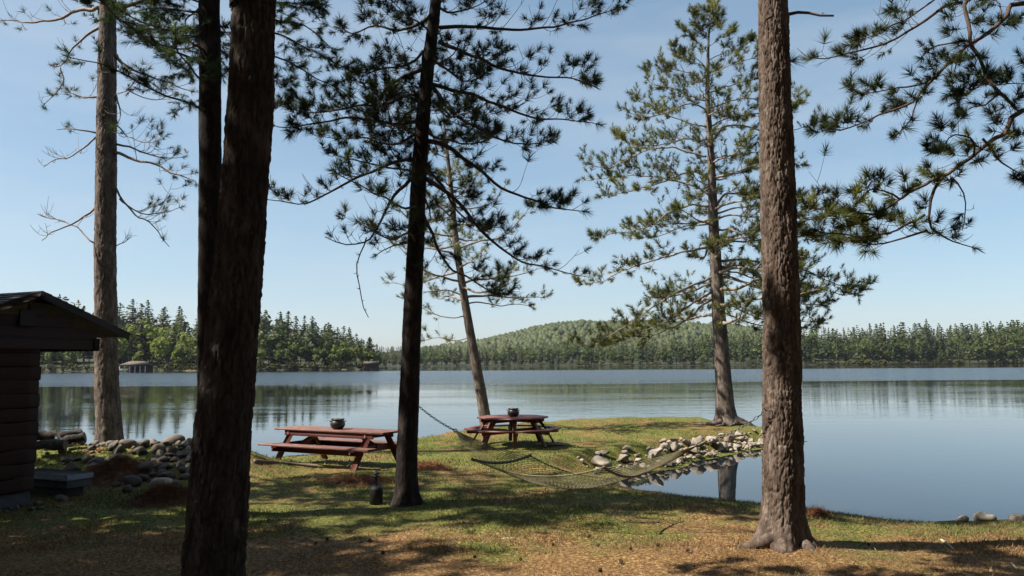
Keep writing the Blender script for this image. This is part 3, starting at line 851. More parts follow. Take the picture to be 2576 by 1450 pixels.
def bank(x, h_, wd, label, seed):
    c = left_f(x, 0.02); c[2] = -0.3
    n, m = 18, 10
    th = np.linspace(0, np.pi, n); r_ = np.linspace(0, 1, m)
    V = []
    for a in th:
        for q in r_:
            V.append((math.cos(a) * wd * q, -4 + math.sin(a) * 9 * q - 4, 0))
    V = np.array(V)
    rr = np.sqrt((V[:, 0] / wd) ** 2 + ((V[:, 1] + 8) / 9) ** 2)
    gx, gy = np.meshgrid(np.linspace(-1, 1, 30), np.linspace(-1, 1, 20))
    zz = h_ * np.clip(1 - gx ** 2 - gy ** 2, 0, 1) ** 0.7 + (fbm(gx * 4, gy * 4, seed) - .45) * .8
    V = np.stack([gx * wd, gy * 8, zz - .4], -1).reshape(-1, 3) + c
    i = (np.arange(19)[:, None] * 30 + np.arange(29)[None]).ravel()
    o = link('bank', mesh('bank', V, [np.stack([i, i + 1, i + 31, i + 30], -1)], M['sand'], smooth_=True))
    tag(o, label, None, None, 'structure')
bank(487, 1.2, 5, 'bare sandy bank on the left far shore', 1)
bank(872, 2.2, 8, 'sandy bank near the dark boathouse', 2)

# ------------------------------------------------------------------ pines near the camera
def bark_field(a, b, ncell, seed):
    """plated bark: a in cells around (periodic ncell), b in cells along. 0 in the cracks .. 1 on the plates"""
    a = a + (vnoise(a * 0.5, b * 0.9, seed + 50) - .5) * 0.9
    ia = np.floor(a); ib = np.floor(b)
    f1 = np.full(a.shape, 9.0); f2 = np.full(a.shape, 9.0); hc = np.zeros(a.shape)
    for da in (-1, 0, 1):
        for db in (-1, 0, 1):
            ca = ia + da; cb = ib + db
            wa = np.mod(ca, ncell)
            jx = ca + 0.5 + (_hash(wa, cb, seed) - .5) * 0.85; jy = cb + 0.5 + (_hash(wa, cb, seed + 1) - .5) * 0.95
            d = np.sqrt((a - jx) ** 2 + (b - jy) ** 2)
            nh = _hash(wa, cb, seed + 2)
            closer = d < f1
            f2 = np.where(closer, f1, np.minimum(f2, d)); hc = np.where(closer, nh, hc); f1 = np.where(closer, d, f1)
    flakes = smooth(0.02, 0.16, f2 - f1) * (0.55 + 0.7 * hc)
    wa_ = a + (vnoise(a * 1.3, b * 1.6, seed + 71, 0) - .5) * 0.7
    fur = np.abs(vnoise(wa_ * 0.8, b * 0.28, seed + 60, 0) - .5) * 2
    fur2 = np.abs(vnoise(wa_ * 1.7 + 9, b * 0.5, seed + 61, 0) - .5) * 2
    return 0.55 * flakes + 0.42 * smooth(0.02, 0.22, fur) + 0.25 * smooth(0.02, 0.25, fur2)

def trunk(root, P, Rr, seg=64, step=0.03, cw=0.055, ch=0.16, depth=0.012, mat='bark_red', flare=0.5, fh=0.22, lobes=5, seed=1, fine_to=1e9, coarse=0.25):
    P = np.asarray(P, float); Rr = np.asarray(Rr, float)
    C = catmull(P, 0.01)
    s = np.concatenate([[0], np.cumsum(np.linalg.norm(np.diff(C, axis=0), axis=1))])
    sp = np.array([s[np.argmin(np.linalg.norm(C - p, axis=1))] for p in P])
    S1 = np.arange(0, min(fine_to, s[-1]), step)
    if fine_to < s[-1]: S1 = np.concatenate([S1, np.arange(fine_to, s[-1], coarse), [s[-1]]])
    C2 = np.stack([np.interp(S1, s, C[:, k]) for k in range(3)], -1)
    rad = np.interp(S1, sp, Rr)
    th = np.arange(seg) / seg * 2 * np.pi
    ph = np.random.default_rng(seed).uniform(0, 6.28)
    lob = 1 + 0.55 * np.cos(lobes * th + ph) + 0.35 * np.cos((lobes - 2) * th + 2 * ph)
    hgt = C2[:, 2] - C2[0, 2]
    fl = flare * np.exp(-np.maximum(hgt - 0.1, 0) / fh)
    nc = max(6, int(round(2 * np.pi * Rr[0] / cw)))
    A, B = np.meshgrid(th / (2 * np.pi) * nc, S1 / ch)
    bf = bark_field(A, B, nc, seed)
    fine = (vnoise(A * 4, B * 5, seed + 9, nc * 4) - .5)
    big = vnoise(A / nc * 4, B * 0.5, seed + 4, 4) - .5
    rr = rad[:, None] * (1 + fl[:, None] * np.maximum(lob, 0.1)[None]) + depth * (bf - 0.6) + depth * 0.45 * fine + rad[:, None] * 0.07 * big
    V = np.stack([C2[:, 0][:, None] + np.cos(th)[None] * rr, C2[:, 1][:, None] + np.sin(th)[None] * rr, np.repeat(C2[:, 2][:, None], seg, 1)], -1)
    V[..., 2] -= 0.12 * np.exp(-hgt / 0.06)[:, None]
    V = V.reshape(-1, 3); m = len(S1)
    i = np.arange(m - 1)[:, None] * seg; j = np.arange(seg)[None, :]
    q = np.stack([i + j, i + (j + 1) % seg, i + seg + (j + 1) % seg, i + seg + j], -1).reshape(-1, 4)
    part('trunk', V, [q], M[mat], root)
    def at(z):
        k = np.interp(z, C2[:, 2], np.arange(m)); i0 = int(k); i1 = min(i0 + 1, m - 1); f_ = k - i0
        return C2[i0] * (1 - f_) + C2[i1] * f_, rad[i0] * (1 - f_) + rad[i1] * f_
    return at

def needles(tp, td, rg, n=40, ln=0.13, wd=0.004, back=0.55, lo=0.25, hi=1.25):
    """tufts at tp along td -> one triangle for each needle"""
    T = len(tp)
    tp = np.repeat(tp, n, 0); td = np.repeat(unit(td), n, 0)
    m = T * n
    rad = unit(np.cross(td, rg.normal(size=(m, 3))))
    u = rg.uniform(0, 1, m)
    ang = lo + (hi - lo) * u ** 0.8
    d = td * np.cos(ang)[:, None] + rad * np.sin(ang)[:, None]
    tv = np.repeat(rg.uniform(0.5, 1.3, T), n)
    l = ln * rg.uniform(0.75, 1.1, m) * tv
    p0 = tp - td * (u * back * ln)[:, None]
    side = unit(np.cross(d, rg.normal(size=(m, 3)))) * wd * 0.5
    tip = p0 + d * l[:, None] - np.array([0, 0, 1]) * (l * 0.06)[:, None]
    V = np.stack([p0 - side, p0 + side, tip], 1).reshape(-1, 3)
    return V, np.arange(m * 3).reshape(-1, 3)

UP = np.array([0, 0, 1.0])
def limb(root, pts, r0, r1, rg, dens=6.5, tw=0.55, start=0.22, fol=0.85, nd=None, up=0.45, twig_r=0.0045, mats=('twig', 'needle'), sub=2, flat=0.5, bare_from=0.0, wob=0.03):
    """one branch: a bent main axis, up-curving side twigs, twiglets, and a tuft of needles on the tips"""
    nd = nd or {}
    C = catmull(pts, 0.14)
    if len(C) > 4:
        jit = rg.normal(size=C.shape) * wob; jit[0] = 0
        C = C + jit * 0.6
        C[1:-1] = (C[:-2] + 2 * C[1:-1] + C[2:]) / 4
    n = len(C); u = np.linspace(0, 1, n)
    mb = MB()
    mb.add(*tube(C, r0 + (r1 - r0) * u ** 0.8, 7))
    Ls = np.concatenate([[0], np.cumsum(np.linalg.norm(np.diff(C, axis=0), axis=1))]); Lt = Ls[-1]
    k = int(dens * Lt * (1 - start)) + 1
    tw_l = []; tips = []; dirs = []; TP = []; TR = []
    T = unit(np.gradient(C, axis=0))
    us = np.sort(rg.uniform(start, 0.98, k))
    side = 1
    for s in us:
        pos = np.array([np.interp(s * Lt, Ls, C[:, j]) for j in range(3)]); tg = unit(np.array([np.interp(s * Lt, Ls, T[:, j]) for j in range(3)]))
        lat = unit(np.cross(tg, UP)) * side; side = -side
        a = rg.normal() * (0.9 - flat)
        lat = lat * math.cos(a) + unit(np.cross(tg, lat)) * math.sin(a)
        d0 = unit(tg * rg.uniform(0.35, 0.9) + lat * rg.uniform(0.6, 1.0) + UP * rg.uniform(-0.25, 0.25))
        ll = tw * (0.4 + 0.75 * (1 - s)) * rg.uniform(0.5, 1.25) * min(1.0, Lt / 1.6 + 0.25)
        t = np.linspace(0, 1, 5)[:, None]
        cur = up * rg.uniform(0.4, 1.5)
        crv = rg.normal(size=3) * 0.12
        tp = pos + d0 * ll * t + (UP * cur + crv) * ll * t ** 2
        TP.append(tp); TR.append(twig_r * np.linspace(1.35, 0.6, 5) * (0.7 + 0.6 * min(ll, 1)))
        ends = [(tp, s)]
        for q in range(rg.integers(1, sub + 2)):
            f_ = rg.uniform(0.35, 0.9); i0 = f_ * 4; a0 = int(i0); fr = i0 - a0
            b0 = tp[a0] * (1 - fr) + tp[min(a0 + 1, 4)] * fr
            tg2 = unit(tp[min(a0 + 1, 4)] - tp[a0])
            l2 = unit(np.cross(tg2, UP) * (1 if q % 2 else -1) + rg.normal(size=3) * 0.5)
            d2 = unit(tg2 * 0.7 + l2 * 0.8)
            m2 = ll * rg.uniform(0.3, 0.6)
            t2 = b0 + d2 * m2 * t + (UP * cur * 0.9 + rg.normal(size=3) * .1) * m2 * t ** 2
            TP.append(t2); TR.append(twig_r * np.linspace(0.95, 0.55, 5)); ends.append((t2, s))
        for e, s_ in ends:
            if s_ >= bare_from and rg.random() < fol:
                tips.append(e[-1]); dirs.append(e[-1] - e[-2])
    if rg.random() < fol + 0.1:
        tips.append(C[-1]); dirs.append(C[-1] - C[-2])
    if TP: mb.add(*tubes(np.array(TP), np.array(TR), 3, cap=False))
    V, P = mb.get()
    b = part('branch', V, P, M[mats[0]], root, smooth_=True)
    if tips:
        Vn, Tn = needles(np.array(tips), np.array(dirs), rg, **nd)
        part('needles', Vn, [Tn], M[mats[1]], root, b)
    return b

def auto_limb(at, z, az, ln, rg, rise=0.1, droop=0.25, tipup=0.25):
    c, r = at(z)
    d = np.array([math.cos(az), math.sin(az), 0])
    p = [c + d * r * 0.3]; sw = rg.normal() * .22
    for f_ in (0.25, 0.5, 0.75, 1.0):
        p.append(c + d * (r + ln * f_) + UP * ln * (rise * f_ - droop * f_ * f_ + tipup * f_ ** 4) + np.array([-d[1], d[0], 0]) * ln * sw * f_ * f_ + rg.normal(size=3) * ln * 0.02)
    return np.array(p), r

def px_limb(pts, Y0, Y1):
    n = len(pts)
    return np.array([px(x, y, Y0 + (Y1 - Y0) * k / (n - 1)) for k, (x, y) in enumerate(pts)])

def zoom4(p): return [((1000 + x / 1.1157) / 1.59, y / 1.1157 / 1.59) for x, y in p]
def zoom1(p): return [(x / 2.0, y / 2.0) for x, y in p]
def zoom5(p): return [((2200 + x / 0.9664) / 1.59, y / 0.9664 / 1.59) for x, y in p]
def zoom6(p): return [((2900 + x / 1.1154) / 1.59, y / 1.1154 / 1.59) for x, y in p]

def crown_above(root, at, z0, z1, ztop, maxlen, nl, rg, mats, nd, tw=0.7, fol=0.9, dens=5.0):
    for k in range(nl):
        f_ = (k + 0.5) / nl
        z = z0 + (z1 - z0) * f_
        ln = maxlen * (1 - f_) ** 0.6 * rg.uniform(0.75, 1.15) + 0.4
        p, r = auto_limb(at, z, k * 2.4 + rg.uniform(-.4, .4), ln, rg, 0.25, 0.2, 0.2)
        limb(root, p, max(0.012, r * 0.35), 0.008, rg, dens, tw, 0.2, fol, nd, mats=mats, sub=2)

COARSE = dict(n=20, ln=0.18, wd=0.02)
FINE = dict(n=62, ln=0.145, wd=0.0078)
SHADE = dict(n=16, ln=0.2, wd=0.07)
MID = dict(n=30, ln=0.15, wd=0.008)

# --- middle pine, carries the hammock
def tree_middle():
    rg = np.random.default_rng(101)
    Y = 12.2
    b = px(1024, 1262, Y); b[2] = hz(b[0], b[1]) - 0.05
    root = empty('pine_tree', b, 'dark bushy pine in the middle that holds the chain end of the hammock', 'tree')
    P = [b] + [px(x, y, Y) for x, y in [(1023, 1190), (1026, 1080), (1031, 950), (1042, 700), (1055, 430), (1070, 230), (1085, 100), (1100, -30)]]
    top = P[-1].copy(); P += [top + np.array([.1, .05, 1.6]), top + np.array([.15, .1, 4.2])]
    wd = [58, 51, 49, 47, 44, 38, 34, 30, 26, 19, 3]
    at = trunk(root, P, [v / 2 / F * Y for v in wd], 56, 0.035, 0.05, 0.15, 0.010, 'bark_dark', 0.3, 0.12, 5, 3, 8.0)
    spec = [  # pixel path, depth shift at tip, r0, foliage
        ([(845, 125), (950, 122), (1100, 130), (1280, 135), (1420, 105), (1560, 65), (1680, 25)], .6, .03, .5),
        ([(845, 185), (960, 235), (1080, 290), (1200, 325), (1330, 342), (1450, 352), (1560, 395)], -.9, .032, .8),
        ([(820, 270), (900, 330), (960, 370), (1050, 330)], 1.2, .02, .95),
        ([(815, 378), (900, 405), (1030, 440), (1140, 480), (1240, 520), (1330, 535), (1430, 540), (1560, 555)], .9, .03, .8),
        ([(815, 390), (900, 500), (1000, 560), (1100, 620), (1220, 650), (1340, 635)], -1.0, .03, .95),
        ([(790, 630), (870, 650), (960, 715), (1060, 790), (1160, 860), (1260, 895), (1360, 930), (1500, 940)], -.5, .036, .75),
        ([(790, 590), (880, 630), (990, 640), (1100, 610)], 1.4, .02, .9),
        ([(785, 800), (880, 860), (960, 930), (1050, 1050), (1140, 1130), (1210, 1180), (1290, 1180), (1370, 1210), (1500, 1235)], .5, .034, .5),
        ([(775, 960), (830, 1080), (890, 1190), (960, 1240), (1060, 1290), (1150, 1310)], -.9, .026, .7),
        ([(785, 740), (860, 830), (930, 950), (1020, 1010), (1130, 1010)], 1.3, .024, .85),
        ([(820, 50), (740, 110), (660, 140), (560, 110), (460, 150), (385, 105)], .7, .028, .9),
        ([(770, 230), (720, 290), (600, 310), (500, 330), (440, 300)], -1.0, .022, .9),
        ([(760, 315), (680, 345), (610, 390), (575, 440), (570, 500), (550, 580), (530, 640), (600, 690)], -.3, .03, .6),
        ([(755, 420), (690, 430), (600, 470), (480, 470), (330, 505), (200, 490), (110, 465)], .8, .026, .95),
        ([(745, 540), (640, 560), (500, 530), (350, 540), (200, 570), (90, 558)], -.8, .026, .9),
        ([(735, 600), (660, 640), (590, 640), (500, 610), (400, 620), (320, 610)], 1.4, .022, .95),
        ([(720, 705), (620, 740), (520, 780), (430, 815), (340, 870), (260, 915), (170, 905), (60, 890)], .4, .028, .45),
        ([(715, 800), (650, 870), (600, 950), (560, 1040), (510, 1090), (430, 1090), (340, 1060)], -.6, .028, .03),
        ([(520, 1060), (490, 1130), (475, 1230), (500, 1330), (525, 1410)], 0, .010, .0),
        ([(700, 1085), (640, 1090), (590, 1120), (568, 1145)], .1, .014, .0),
        ([(840, 30), (900, 60), (980, 40), (1060, 10)], 1.0, .02, .9),
        ([(760, 480), (700, 520), (620, 600), (640, 690), (690, 740)], 1.2, .02, .9),
        ([(815, 450), (850, 500), (900, 520), (1000, 500)], -1.4, .02, .9),
    ]
    for pth, dy, r0, fol in spec:
        q = zoom4(pth); y0 = Y
        if len(pth) == 5 and pth[0] == (520, 1060): y0 = Y - .35
        pts = px_limb(q, y0, y0 + dy)
        bare = fol < 0.1
        limb(root, pts, r0 * 1.15, 0.006, rg, 9.5 if not bare else 7, .55 if r0 > .012 else .14, .12, fol, FINE, 0.5, 0.005, ('twig', 'needle'), 3, 0.55)
    for k in range(15):
        z = 4.6 + k * 0.27
        az = (math.pi / 2 if k % 2 else -math.pi / 2) + rg.uniform(-.5, .5)
        p, r = auto_limb(at, z, az, rg.uniform(1.2, 2.4), rg, 0.0, 0.25, 0.25)
        limb(root, p, 0.022, .006, rg, 6, .5, .25, .85, FINE, .5, .004)
    crown_above(root, at, 8.6, 12.0, 12.3, 2.6, 16, rg, ('twig', 'needle'), COARSE)
tree_middle()

# --- pine behind the stones on the left
def tree_left():
    rg = np.random.default_rng(102)
    Y = 19.6
    b = px(276, 1122, Y); b[2] = hz(b[0], b[1]) - 0.1
    root = empty('pine_tree', b, 'tall straight pine with sparse drooping limbs behind the stone heap', 'tree')
    P = [b] + [px(x, y, Y) for x, y in [(274, 1060), (269, 980), (266, 800), (265, 600), (267, 400), (270, 150), (274, -20)]]
    top = P[-1].copy(); P += [top + np.array([.1, 0, 3]), top + np.array([.2, 0, 6.5])]
    wd = [66, 58, 54, 51, 49, 47, 42, 36, 24, 3]
    at = trunk(root, P, [v / 2 / F * Y for v in wd], 72, 0.04, 0.065, 0.18, 0.024, 'bark_grey', 0.25, 0.2, 5, 8, 11.5)
    spec = [([(510, 40), (400, 45), (330, 80), (250, 105), (150, 110), (50, 105), (-40, 120)], 1, .055, .35),
            ([(500, 140), (430, 190), (370, 250), (310, 320), (272, 332)], -.8, .04, .35),
            ([(300, 335), (330, 400), (290, 460), (215, 525)], 0, .022, .3),
            ([(490, 490), (430, 490), (340, 460), (300, 430)], .5, .025, .7),
            ([(485, 670), (400, 660), (330, 645), (285, 640)], -.5, .024, .35),
            ([(485, 690), (420, 750), (340, 790), (280, 800), (220, 840)], .4, .024, .0),
            ([(475, 1050), (400, 1110), (330, 1140), (260, 1170), (210, 1220)], -.8, .03, .0),
            ([(475, 1225), (420, 1180), (370, 1130), (300, 1110), (200, 1080)], .4, .022, .0),
            ([(585, 275), (640, 340), (740, 385), (830, 410), (920, 440), (1005, 468)], .8, .04, .2),
            ([(600, 300), (670, 390), (640, 450), (585, 480)], -.8, .035, .3),
            ([(640, 450), (720, 495), (800, 500), (860, 470), (940, 480)], .0, .015, .25),
            ([(585, 480), (605, 560), (605, 600), (585, 625)], -.2, .025, .2),
            ([(580, 625), (640, 680), (720, 720), (780, 690)], -.6, .02, .8),
            ([(580, 725), (650, 750), (740, 780), (830, 800), (930, 790)], .8, .03, .7),
            ([(580, 770), (680, 805), (780, 835), (880, 870), (950, 900), (1000, 935)], -.4, .045, .3),
            ([(580, 940), (610, 990), (660, 1060), (720, 1110), (800, 1160), (850, 1240)], .3, .03, .25),
            ([(600, 1000), (680, 1050), (760, 1080), (830, 1070), (905, 1055)], .6, .02, .75),
            ([(580, 1240), (630, 1220), (660, 1190)], .2, .012, .0),
            ([(510, 60), (450, 20), (400, -30)], .6, .03, .6)]
    for pth, dy, r0, fol in spec:
        pts = px_limb(zoom1(pth), Y, Y + dy)
        limb(root, pts, r0, 0.008, rg, 4.2, .75, .2, fol, dict(n=44, ln=.18, wd=.009), .5, 0.007, ('twig_pale', 'needle'), 2, .45, wob=.06)
    crown_above(root, at, 11.5, 16.5, 17, 3.0, 16, rg, ('twig', 'needle'), COARSE)
tree_left()

# --- slender dark white pine behind the big trunk
def tree_white():
    rg = np.random.default_rng(103)
    Y = 11.4
    b = px(532, 1310, Y); b[2] = hz(b[0], b[1]) - 0.05
    root = empty('white_pine', b, 'slim dark pine with soft feathery green foliage behind the big trunk', 'tree')
    P = [b] + [px(x, y, Y) for x, y in [(530, 1100), (528, 800), (529, 400), (528, 100), (527, -40)]]
    top = P[-1].copy(); P += [top + np.array([0, 0, 3]), top + np.array([.1, 0, 6.5])]
    wd = [66, 60, 57, 55, 53, 51, 34, 4]
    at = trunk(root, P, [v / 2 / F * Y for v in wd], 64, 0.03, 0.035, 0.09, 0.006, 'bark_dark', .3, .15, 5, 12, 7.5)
    nd = dict(n=50, ln=.10, wd=.0062, back=1.4, lo=.35, hi=1.1)
    spec = [([(1000, 135), (900, 140), (760, 145), (660, 120), (580, 95)], -.9, .02), ([(1000, 60), (900, 50), (800, 40), (700, 55), (620, 60)], .8, .02),
            ([(1000, 220), (940, 250), (880, 250), (800, 220), (730, 205)], .5, .016), ([(1010, 290), (960, 320), (930, 360), (900, 385)], -.6, .014),
            ([(1000, 10), (930, -20), (840, -10), (760, 10)], -1.2, .018), ([(1000, 180), (920, 190), (840, 180), (740, 180), (640, 165)], .1, .016),
            ([(1105, 300), (1140, 330), (1160, 380)], -.6, .012), ([(1110, 130), (1150, 180), (1190, 260)], .7, .014)]
    for pth, dy, r0 in spec:
        limb(root, px_limb(zoom1(pth), Y, Y + dy), r0, .005, rg, 11, .42, .12, .97, nd, .12, .003, ('twig', 'needle_white'), 3, .35)
    spec4 = [([(-60, 60), (60, 80), (150, 100), (250, 110), (330, 190), (390, 230)], .6, .02), ([(-60, 150), (60, 140), (180, 180), (300, 240), (400, 290), (470, 340)], -.5, .02),
             ([(-60, 20), (80, 10), (200, 20), (300, 30), (345, 60)], -.9, .018), ([(-60, 230), (80, 250), (200, 290), (300, 350), (400, 400), (440, 440)], .9, .018),
             ([(-60, 290), (60, 330), (150, 370), (200, 410)], -.2, .014), ([(-60, -40), (120, -50), (240, -20), (310, 10)], .4, .018)]
    for pth, dy, r0 in spec4:
        limb(root, px_limb(zoom4(pth), Y, Y + dy), r0, .005, rg, 11, .42, .12, .97, nd, .12, .003, ('twig', 'needle_white'), 3, .35)
    for k in range(8):
        p, r = auto_limb(at, (7.4 if k % 2 else 6.4) + k * .15, (math.pi / 2 if k % 2 else -math.pi / 2) + rg.uniform(-.6, .6), rg.uniform(1.4, 2.2), rg, .05, .1, .1)
        limb(root, p, .02, .005, rg, 10, .4, .15, .95, nd, .15, .003, ('twig', 'needle_white'), 3, .35)
    crown_above(root, at, 8.7, 13.8, 14.2, 2.0, 30, rg, ('twig', 'needle_white'), SHADE, .8, .97, 9)
tree_white()

# --- big foreground trunk
def tree_big():
    rg = np.random.default_rng(104)
    Y = 5.6
    b = px(536, 1560, Y); b[2] = hz(b[0], b[1]) - 0.03
    root = empty('pine_tree', b, 'thick dark pine trunk in the left foreground leaning right', 'tree')
    P = [b] + [px(x, y, Y) for x, y in [(535, 1450), (549, 1250), (568, 1000), (597, 700), (625, 350), (640, 0), (645, -90)]]
    top = P[-1].copy(); P += [top + np.array([.3, .1, 4]), top + np.array([.5, .2, 9])]
    wd = [164, 143, 132, 126, 112, 106, 100, 98, 78, 4]
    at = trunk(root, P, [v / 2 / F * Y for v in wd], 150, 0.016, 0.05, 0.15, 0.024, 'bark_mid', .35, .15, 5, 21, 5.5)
    crown_above(root, at, 7.2, 13, 13.5, 2.4, 40, rg, ('twig', 'needle'), SHADE, .75, .95, 9)
tree_big()

# --- right foreground trunk
T7 = {}
def tree_right():
    rg = np.random.default_rng(105)
    Y = 9.3
    b = px(1968, 1352, Y); b[2] = hz(b[0], b[1]) - 0.05
    root = empty('pine_tree', b, 'reddish brown pine trunk on the right with flared roots', 'tree')
    P = [b] + [px(x, y, Y) for x, y in [(1970, 1300), (1969, 1200), (1968, 1000), (1966, 800), (1958, 500), (1950, 250), (1945, 0), (1943, -80)]]
    top = P[-1].copy(); P += [top + np.array([0, .1, 4]), top + np.array([.1, .2, 8.5])]
    wd = [98, 96, 92, 88, 84, 80, 74, 68, 66, 50, 4]
    at = trunk(root, P, [v / 2 / F * Y for v in wd], 168, 0.017, 0.042, 0.13, 0.028, 'bark_red', .48, .13, 5, 33, 8.2)
    T7['at'] = at; T7['b'] = b
    # surface roots
    for az, ln in [(196, .8), (262, .5), (303, .62), (345, .5), (120, .5), (60, .5), (20, .55)]:
        a = math.radians(az); d = np.array([math.cos(a), math.sin(a), 0])
        pts = []
        for f_ in np.linspace(0.1, 1, 7):
            q = b + d * ln * f_ + np.array([-d[1], d[0], 0]) * .08 * math.sin(f_ * 3 + az)
            pts.append([q[0], q[1], hz(q[0], q[1]) + 0.20 * (1 - f_) ** 2.0 - 0.01 - .06 * f_])
        V, Pp = tube(catmull(pts, .05), np.linspace(.095, .03, len(catmull(pts, .05))), 9)
        V = V + (np.stack([vnoise(V[:, 0] * 30, V[:, 2] * 30, 3), vnoise(V[:, 1] * 30, V[:, 2] * 30, 4), vnoise(V[:, 0] * 30, V[:, 1] * 30, 5)], -1) - .5) * .02
        part('root', V, Pp, M['bark_red'], root, smooth_=True)
    # dead stubs
    limb(root, px_limb([(1975, 38), (2010, 34), (2060, 34), (2093, 37)], Y, Y - .2), .022, .012, rg, 0, .1, .5, 0, FINE)
    limb(root, px_limb([(1978, 155), (1995, 153)], Y, Y), .012, .008, rg, 0, .1, .5, 0, FINE)
    limb(root, px_limb([(1940, 42), (1925, 50)], Y - .2, Y - .35), .02, .01, rg, 0, .1, .5, 0, FINE)
    crown_above(root, at, 9, 14, 14.5, 2.6, 20, rg, ('twig', 'needle'), COARSE, .75, .95, 5)
tree_right()

# --- tall sunlit pine on the point
def tree_point():
    rg = np.random.default_rng(106)
    Y = 29.6
    b = px(1830, 1068, Y); b[2] = hz(b[0], b[1]) - 0.1
    root = empty('pine_tree', b, 'full sunlit pine standing at the tip of the grassy point', 'tree')
    P = [b] + [px(x, y, Y) for x, y in [(1826, 1040), (1820, 960), (1812, 850), (1803, 700), (1795, 560), (1789, 400), (1780, 250), (1781, 150), (1784, 70)]]
    wd = [54, 46, 40, 35, 29, 24, 17, 11, 7, 2]
    at = trunk(root, P, [v / 2 / F * Y for v in wd], 48, 0.06, 0.07, 0.2, 0.016, 'bark_grey', .35, .22, 4, 44)
    nd = dict(n=44, ln=.215, wd=.0175, back=.9)
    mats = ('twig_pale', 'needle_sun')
    spec = [
        ([(605, 605), (540, 590), (460, 570), (380, 580), (300, 620), (220, 650), (130, 630)], .8, .045),
        ([(612, 680), (550, 665), (480, 685), (400, 720), (300, 740), (180, 760)], -1.2, .045),
        ([(615, 755), (560, 720), (480, 700), (380, 680), (300, 680), (200, 690), (100, 700)], 1.8, .04),
        ([(615, 800), (540, 795), (470, 820), (410, 860), (330, 890), (240, 900), (170, 930)], -.6, .045),
        ([(615, 865), (540, 870), (480, 890), (400, 920), (300, 920)], 1.8, .035),
        ([(620, 955), (540, 970), (460, 990), (380, 1015), (300, 1040), (200, 1090), (115, 1100)], .5, .05),
        ([(625, 1070), (560, 1100), (490, 1130), (400, 1190), (330, 1240), (250, 1290), (150, 1330), (50, 1325)], -.9, .05),
        ([(628, 1100), (560, 1120), (500, 1140), (430, 1150), (360, 1150)], 1.6, .04),
        ([(625, 1160), (570, 1195), (520, 1240), (450, 1275), (380, 1300), (280, 1310), (200, 1330)], .3, .045),
        ([(600, 390), (540, 370), (470, 340), (400, 330), (370, 300)], .5, .03),
        ([(605, 430), (540, 400), (440, 440), (340, 450), (280, 410)], -1.0, .035),
        ([(605, 490), (520, 470), (440, 440), (380, 400), (320, 390)], 1.2, .035),
        ([(605, 540), (520, 540), (430, 560), (340, 560), (250, 530)], -1.4, .035),
        ([(600, 320), (540, 280), (470, 270), (380, 250)], .3, .025), ([(600, 260), (540, 210), (470, 170)], -.4, .02),
        ([(618, 130), (622, 60), (628, 12)], .1, .014), ([(616, 140), (600, 80), (598, 30)], -.25, .012), ([(618, 120), (640, 70), (642, 28)], .25, .012), ([(612, 170), (585, 110), (560, 45)], .3, .013),
        ([(605, 200), (560, 150), (500, 100)], .3, .016), ([(612, 150), (570, 90), (550, 50)], -.2, .014),
        ([(615, 130), (650, 100), (655, 70)], .2, .012), ([(610, 180), (660, 150), (710, 115)], -.3, .016),
        ([(605, 240), (680, 200), (740, 190), (790, 150)], .4, .02), ([(605, 300), (680, 260), (740, 240), (800, 220)], -.5, .022),
        ([(610, 360), (700, 330), (780, 310), (850, 290)], .8, .028), ([(615, 420), (700, 390), (800, 380), (960, 370)], -1, .035),
        ([(620, 550), (680, 490), (760, 490), (850, 520), (950, 500), (1060, 465)], .6, .04), ([(615, 490), (690, 460), (780, 440), (880, 440), (980, 400)], 1.6, .035),
        ([(620, 620), (700, 600), (800, 590), (900, 600), (990, 640)], -1.4, .035), ([(625, 700), (700, 680), (800, 650), (900, 640)], 1.8, .035),
        ([(640, 800), (690, 750), (800, 760), (940, 780), (1080, 740)], .5, .05), ([(645, 850), (720, 830), (800, 840), (900, 830), (1000, 850)], -1.3, .04),
        ([(650, 950), (700, 940), (800, 930), (920, 910), (1060, 930)], .9, .045), ([(655, 890), (720, 900), (800, 960), (900, 1000), (1000, 990)], -1.8, .04),
        ([(660, 1010), (740, 1005), (830, 1020), (950, 1030), (1060, 1080), (1170, 1110), (1240, 1095)], .3, .05),
        ([(668, 1070), (740, 1090), (820, 1120), (930, 1120), (1040, 1130)], -1.0, .04), ([(680, 1210), (760, 1245), (830, 1260), (940, 1250), (1050, 1240)], .9, .03),
        ([(660, 1040), (740, 1060), (820, 1090), (940, 1160), (1080, 1190)], 1.8, .035),
        ([(655, 930), (760, 900), (880, 880), (1000, 900), (1130, 940)], -.8, .04), ([(665, 1030), (780, 1040), (900, 1070), (1020, 1110), (1150, 1140), (1235, 1115)], -.6, .04),
        ([(668, 1060), (780, 1100), (900, 1150), (1000, 1180), (1080, 1170)], .6, .035), ([(690, 1180), (800, 1230), (920, 1260), (1040, 1270)], -.4, .03),
        ([(627, 1130), (540, 1180), (450, 1240), (350, 1290), (230, 1330)], .8, .04), ([(640, 830), (740, 800), (860, 800), (980, 820), (1090, 800)], -.9, .04)]
    for pth, dy, r0 in spec:
        q = zoom5(pth)
        low = q[-1][1] > 560
        limb(root, px_limb(q, Y, Y + dy), r0, .008, rg, 7.5, .85 if r0 > .02 else .5, .2, .86, nd, .5, .007, mats, 2, .5, wob=.05)
    for k in range(34):
        z = 4.2 + 10.2 * (k / 34)
        az = (math.pi / 2 if k % 2 else -math.pi / 2) + rg.uniform(-.7, .7)
        ln = (3.6 * (1 - (z - 4) / 11.5) ** .8 + .4) * rg.uniform(.7, 1.1)
        p, r = auto_limb(at, z, az, ln, rg, .1, .25, .25)
        limb(root, p, max(.012, r * .35), .007, rg, 5.5, .75 * min(1, ln / 2 + .3), .25, .8, nd, .5, .007, mats, 2, .5)
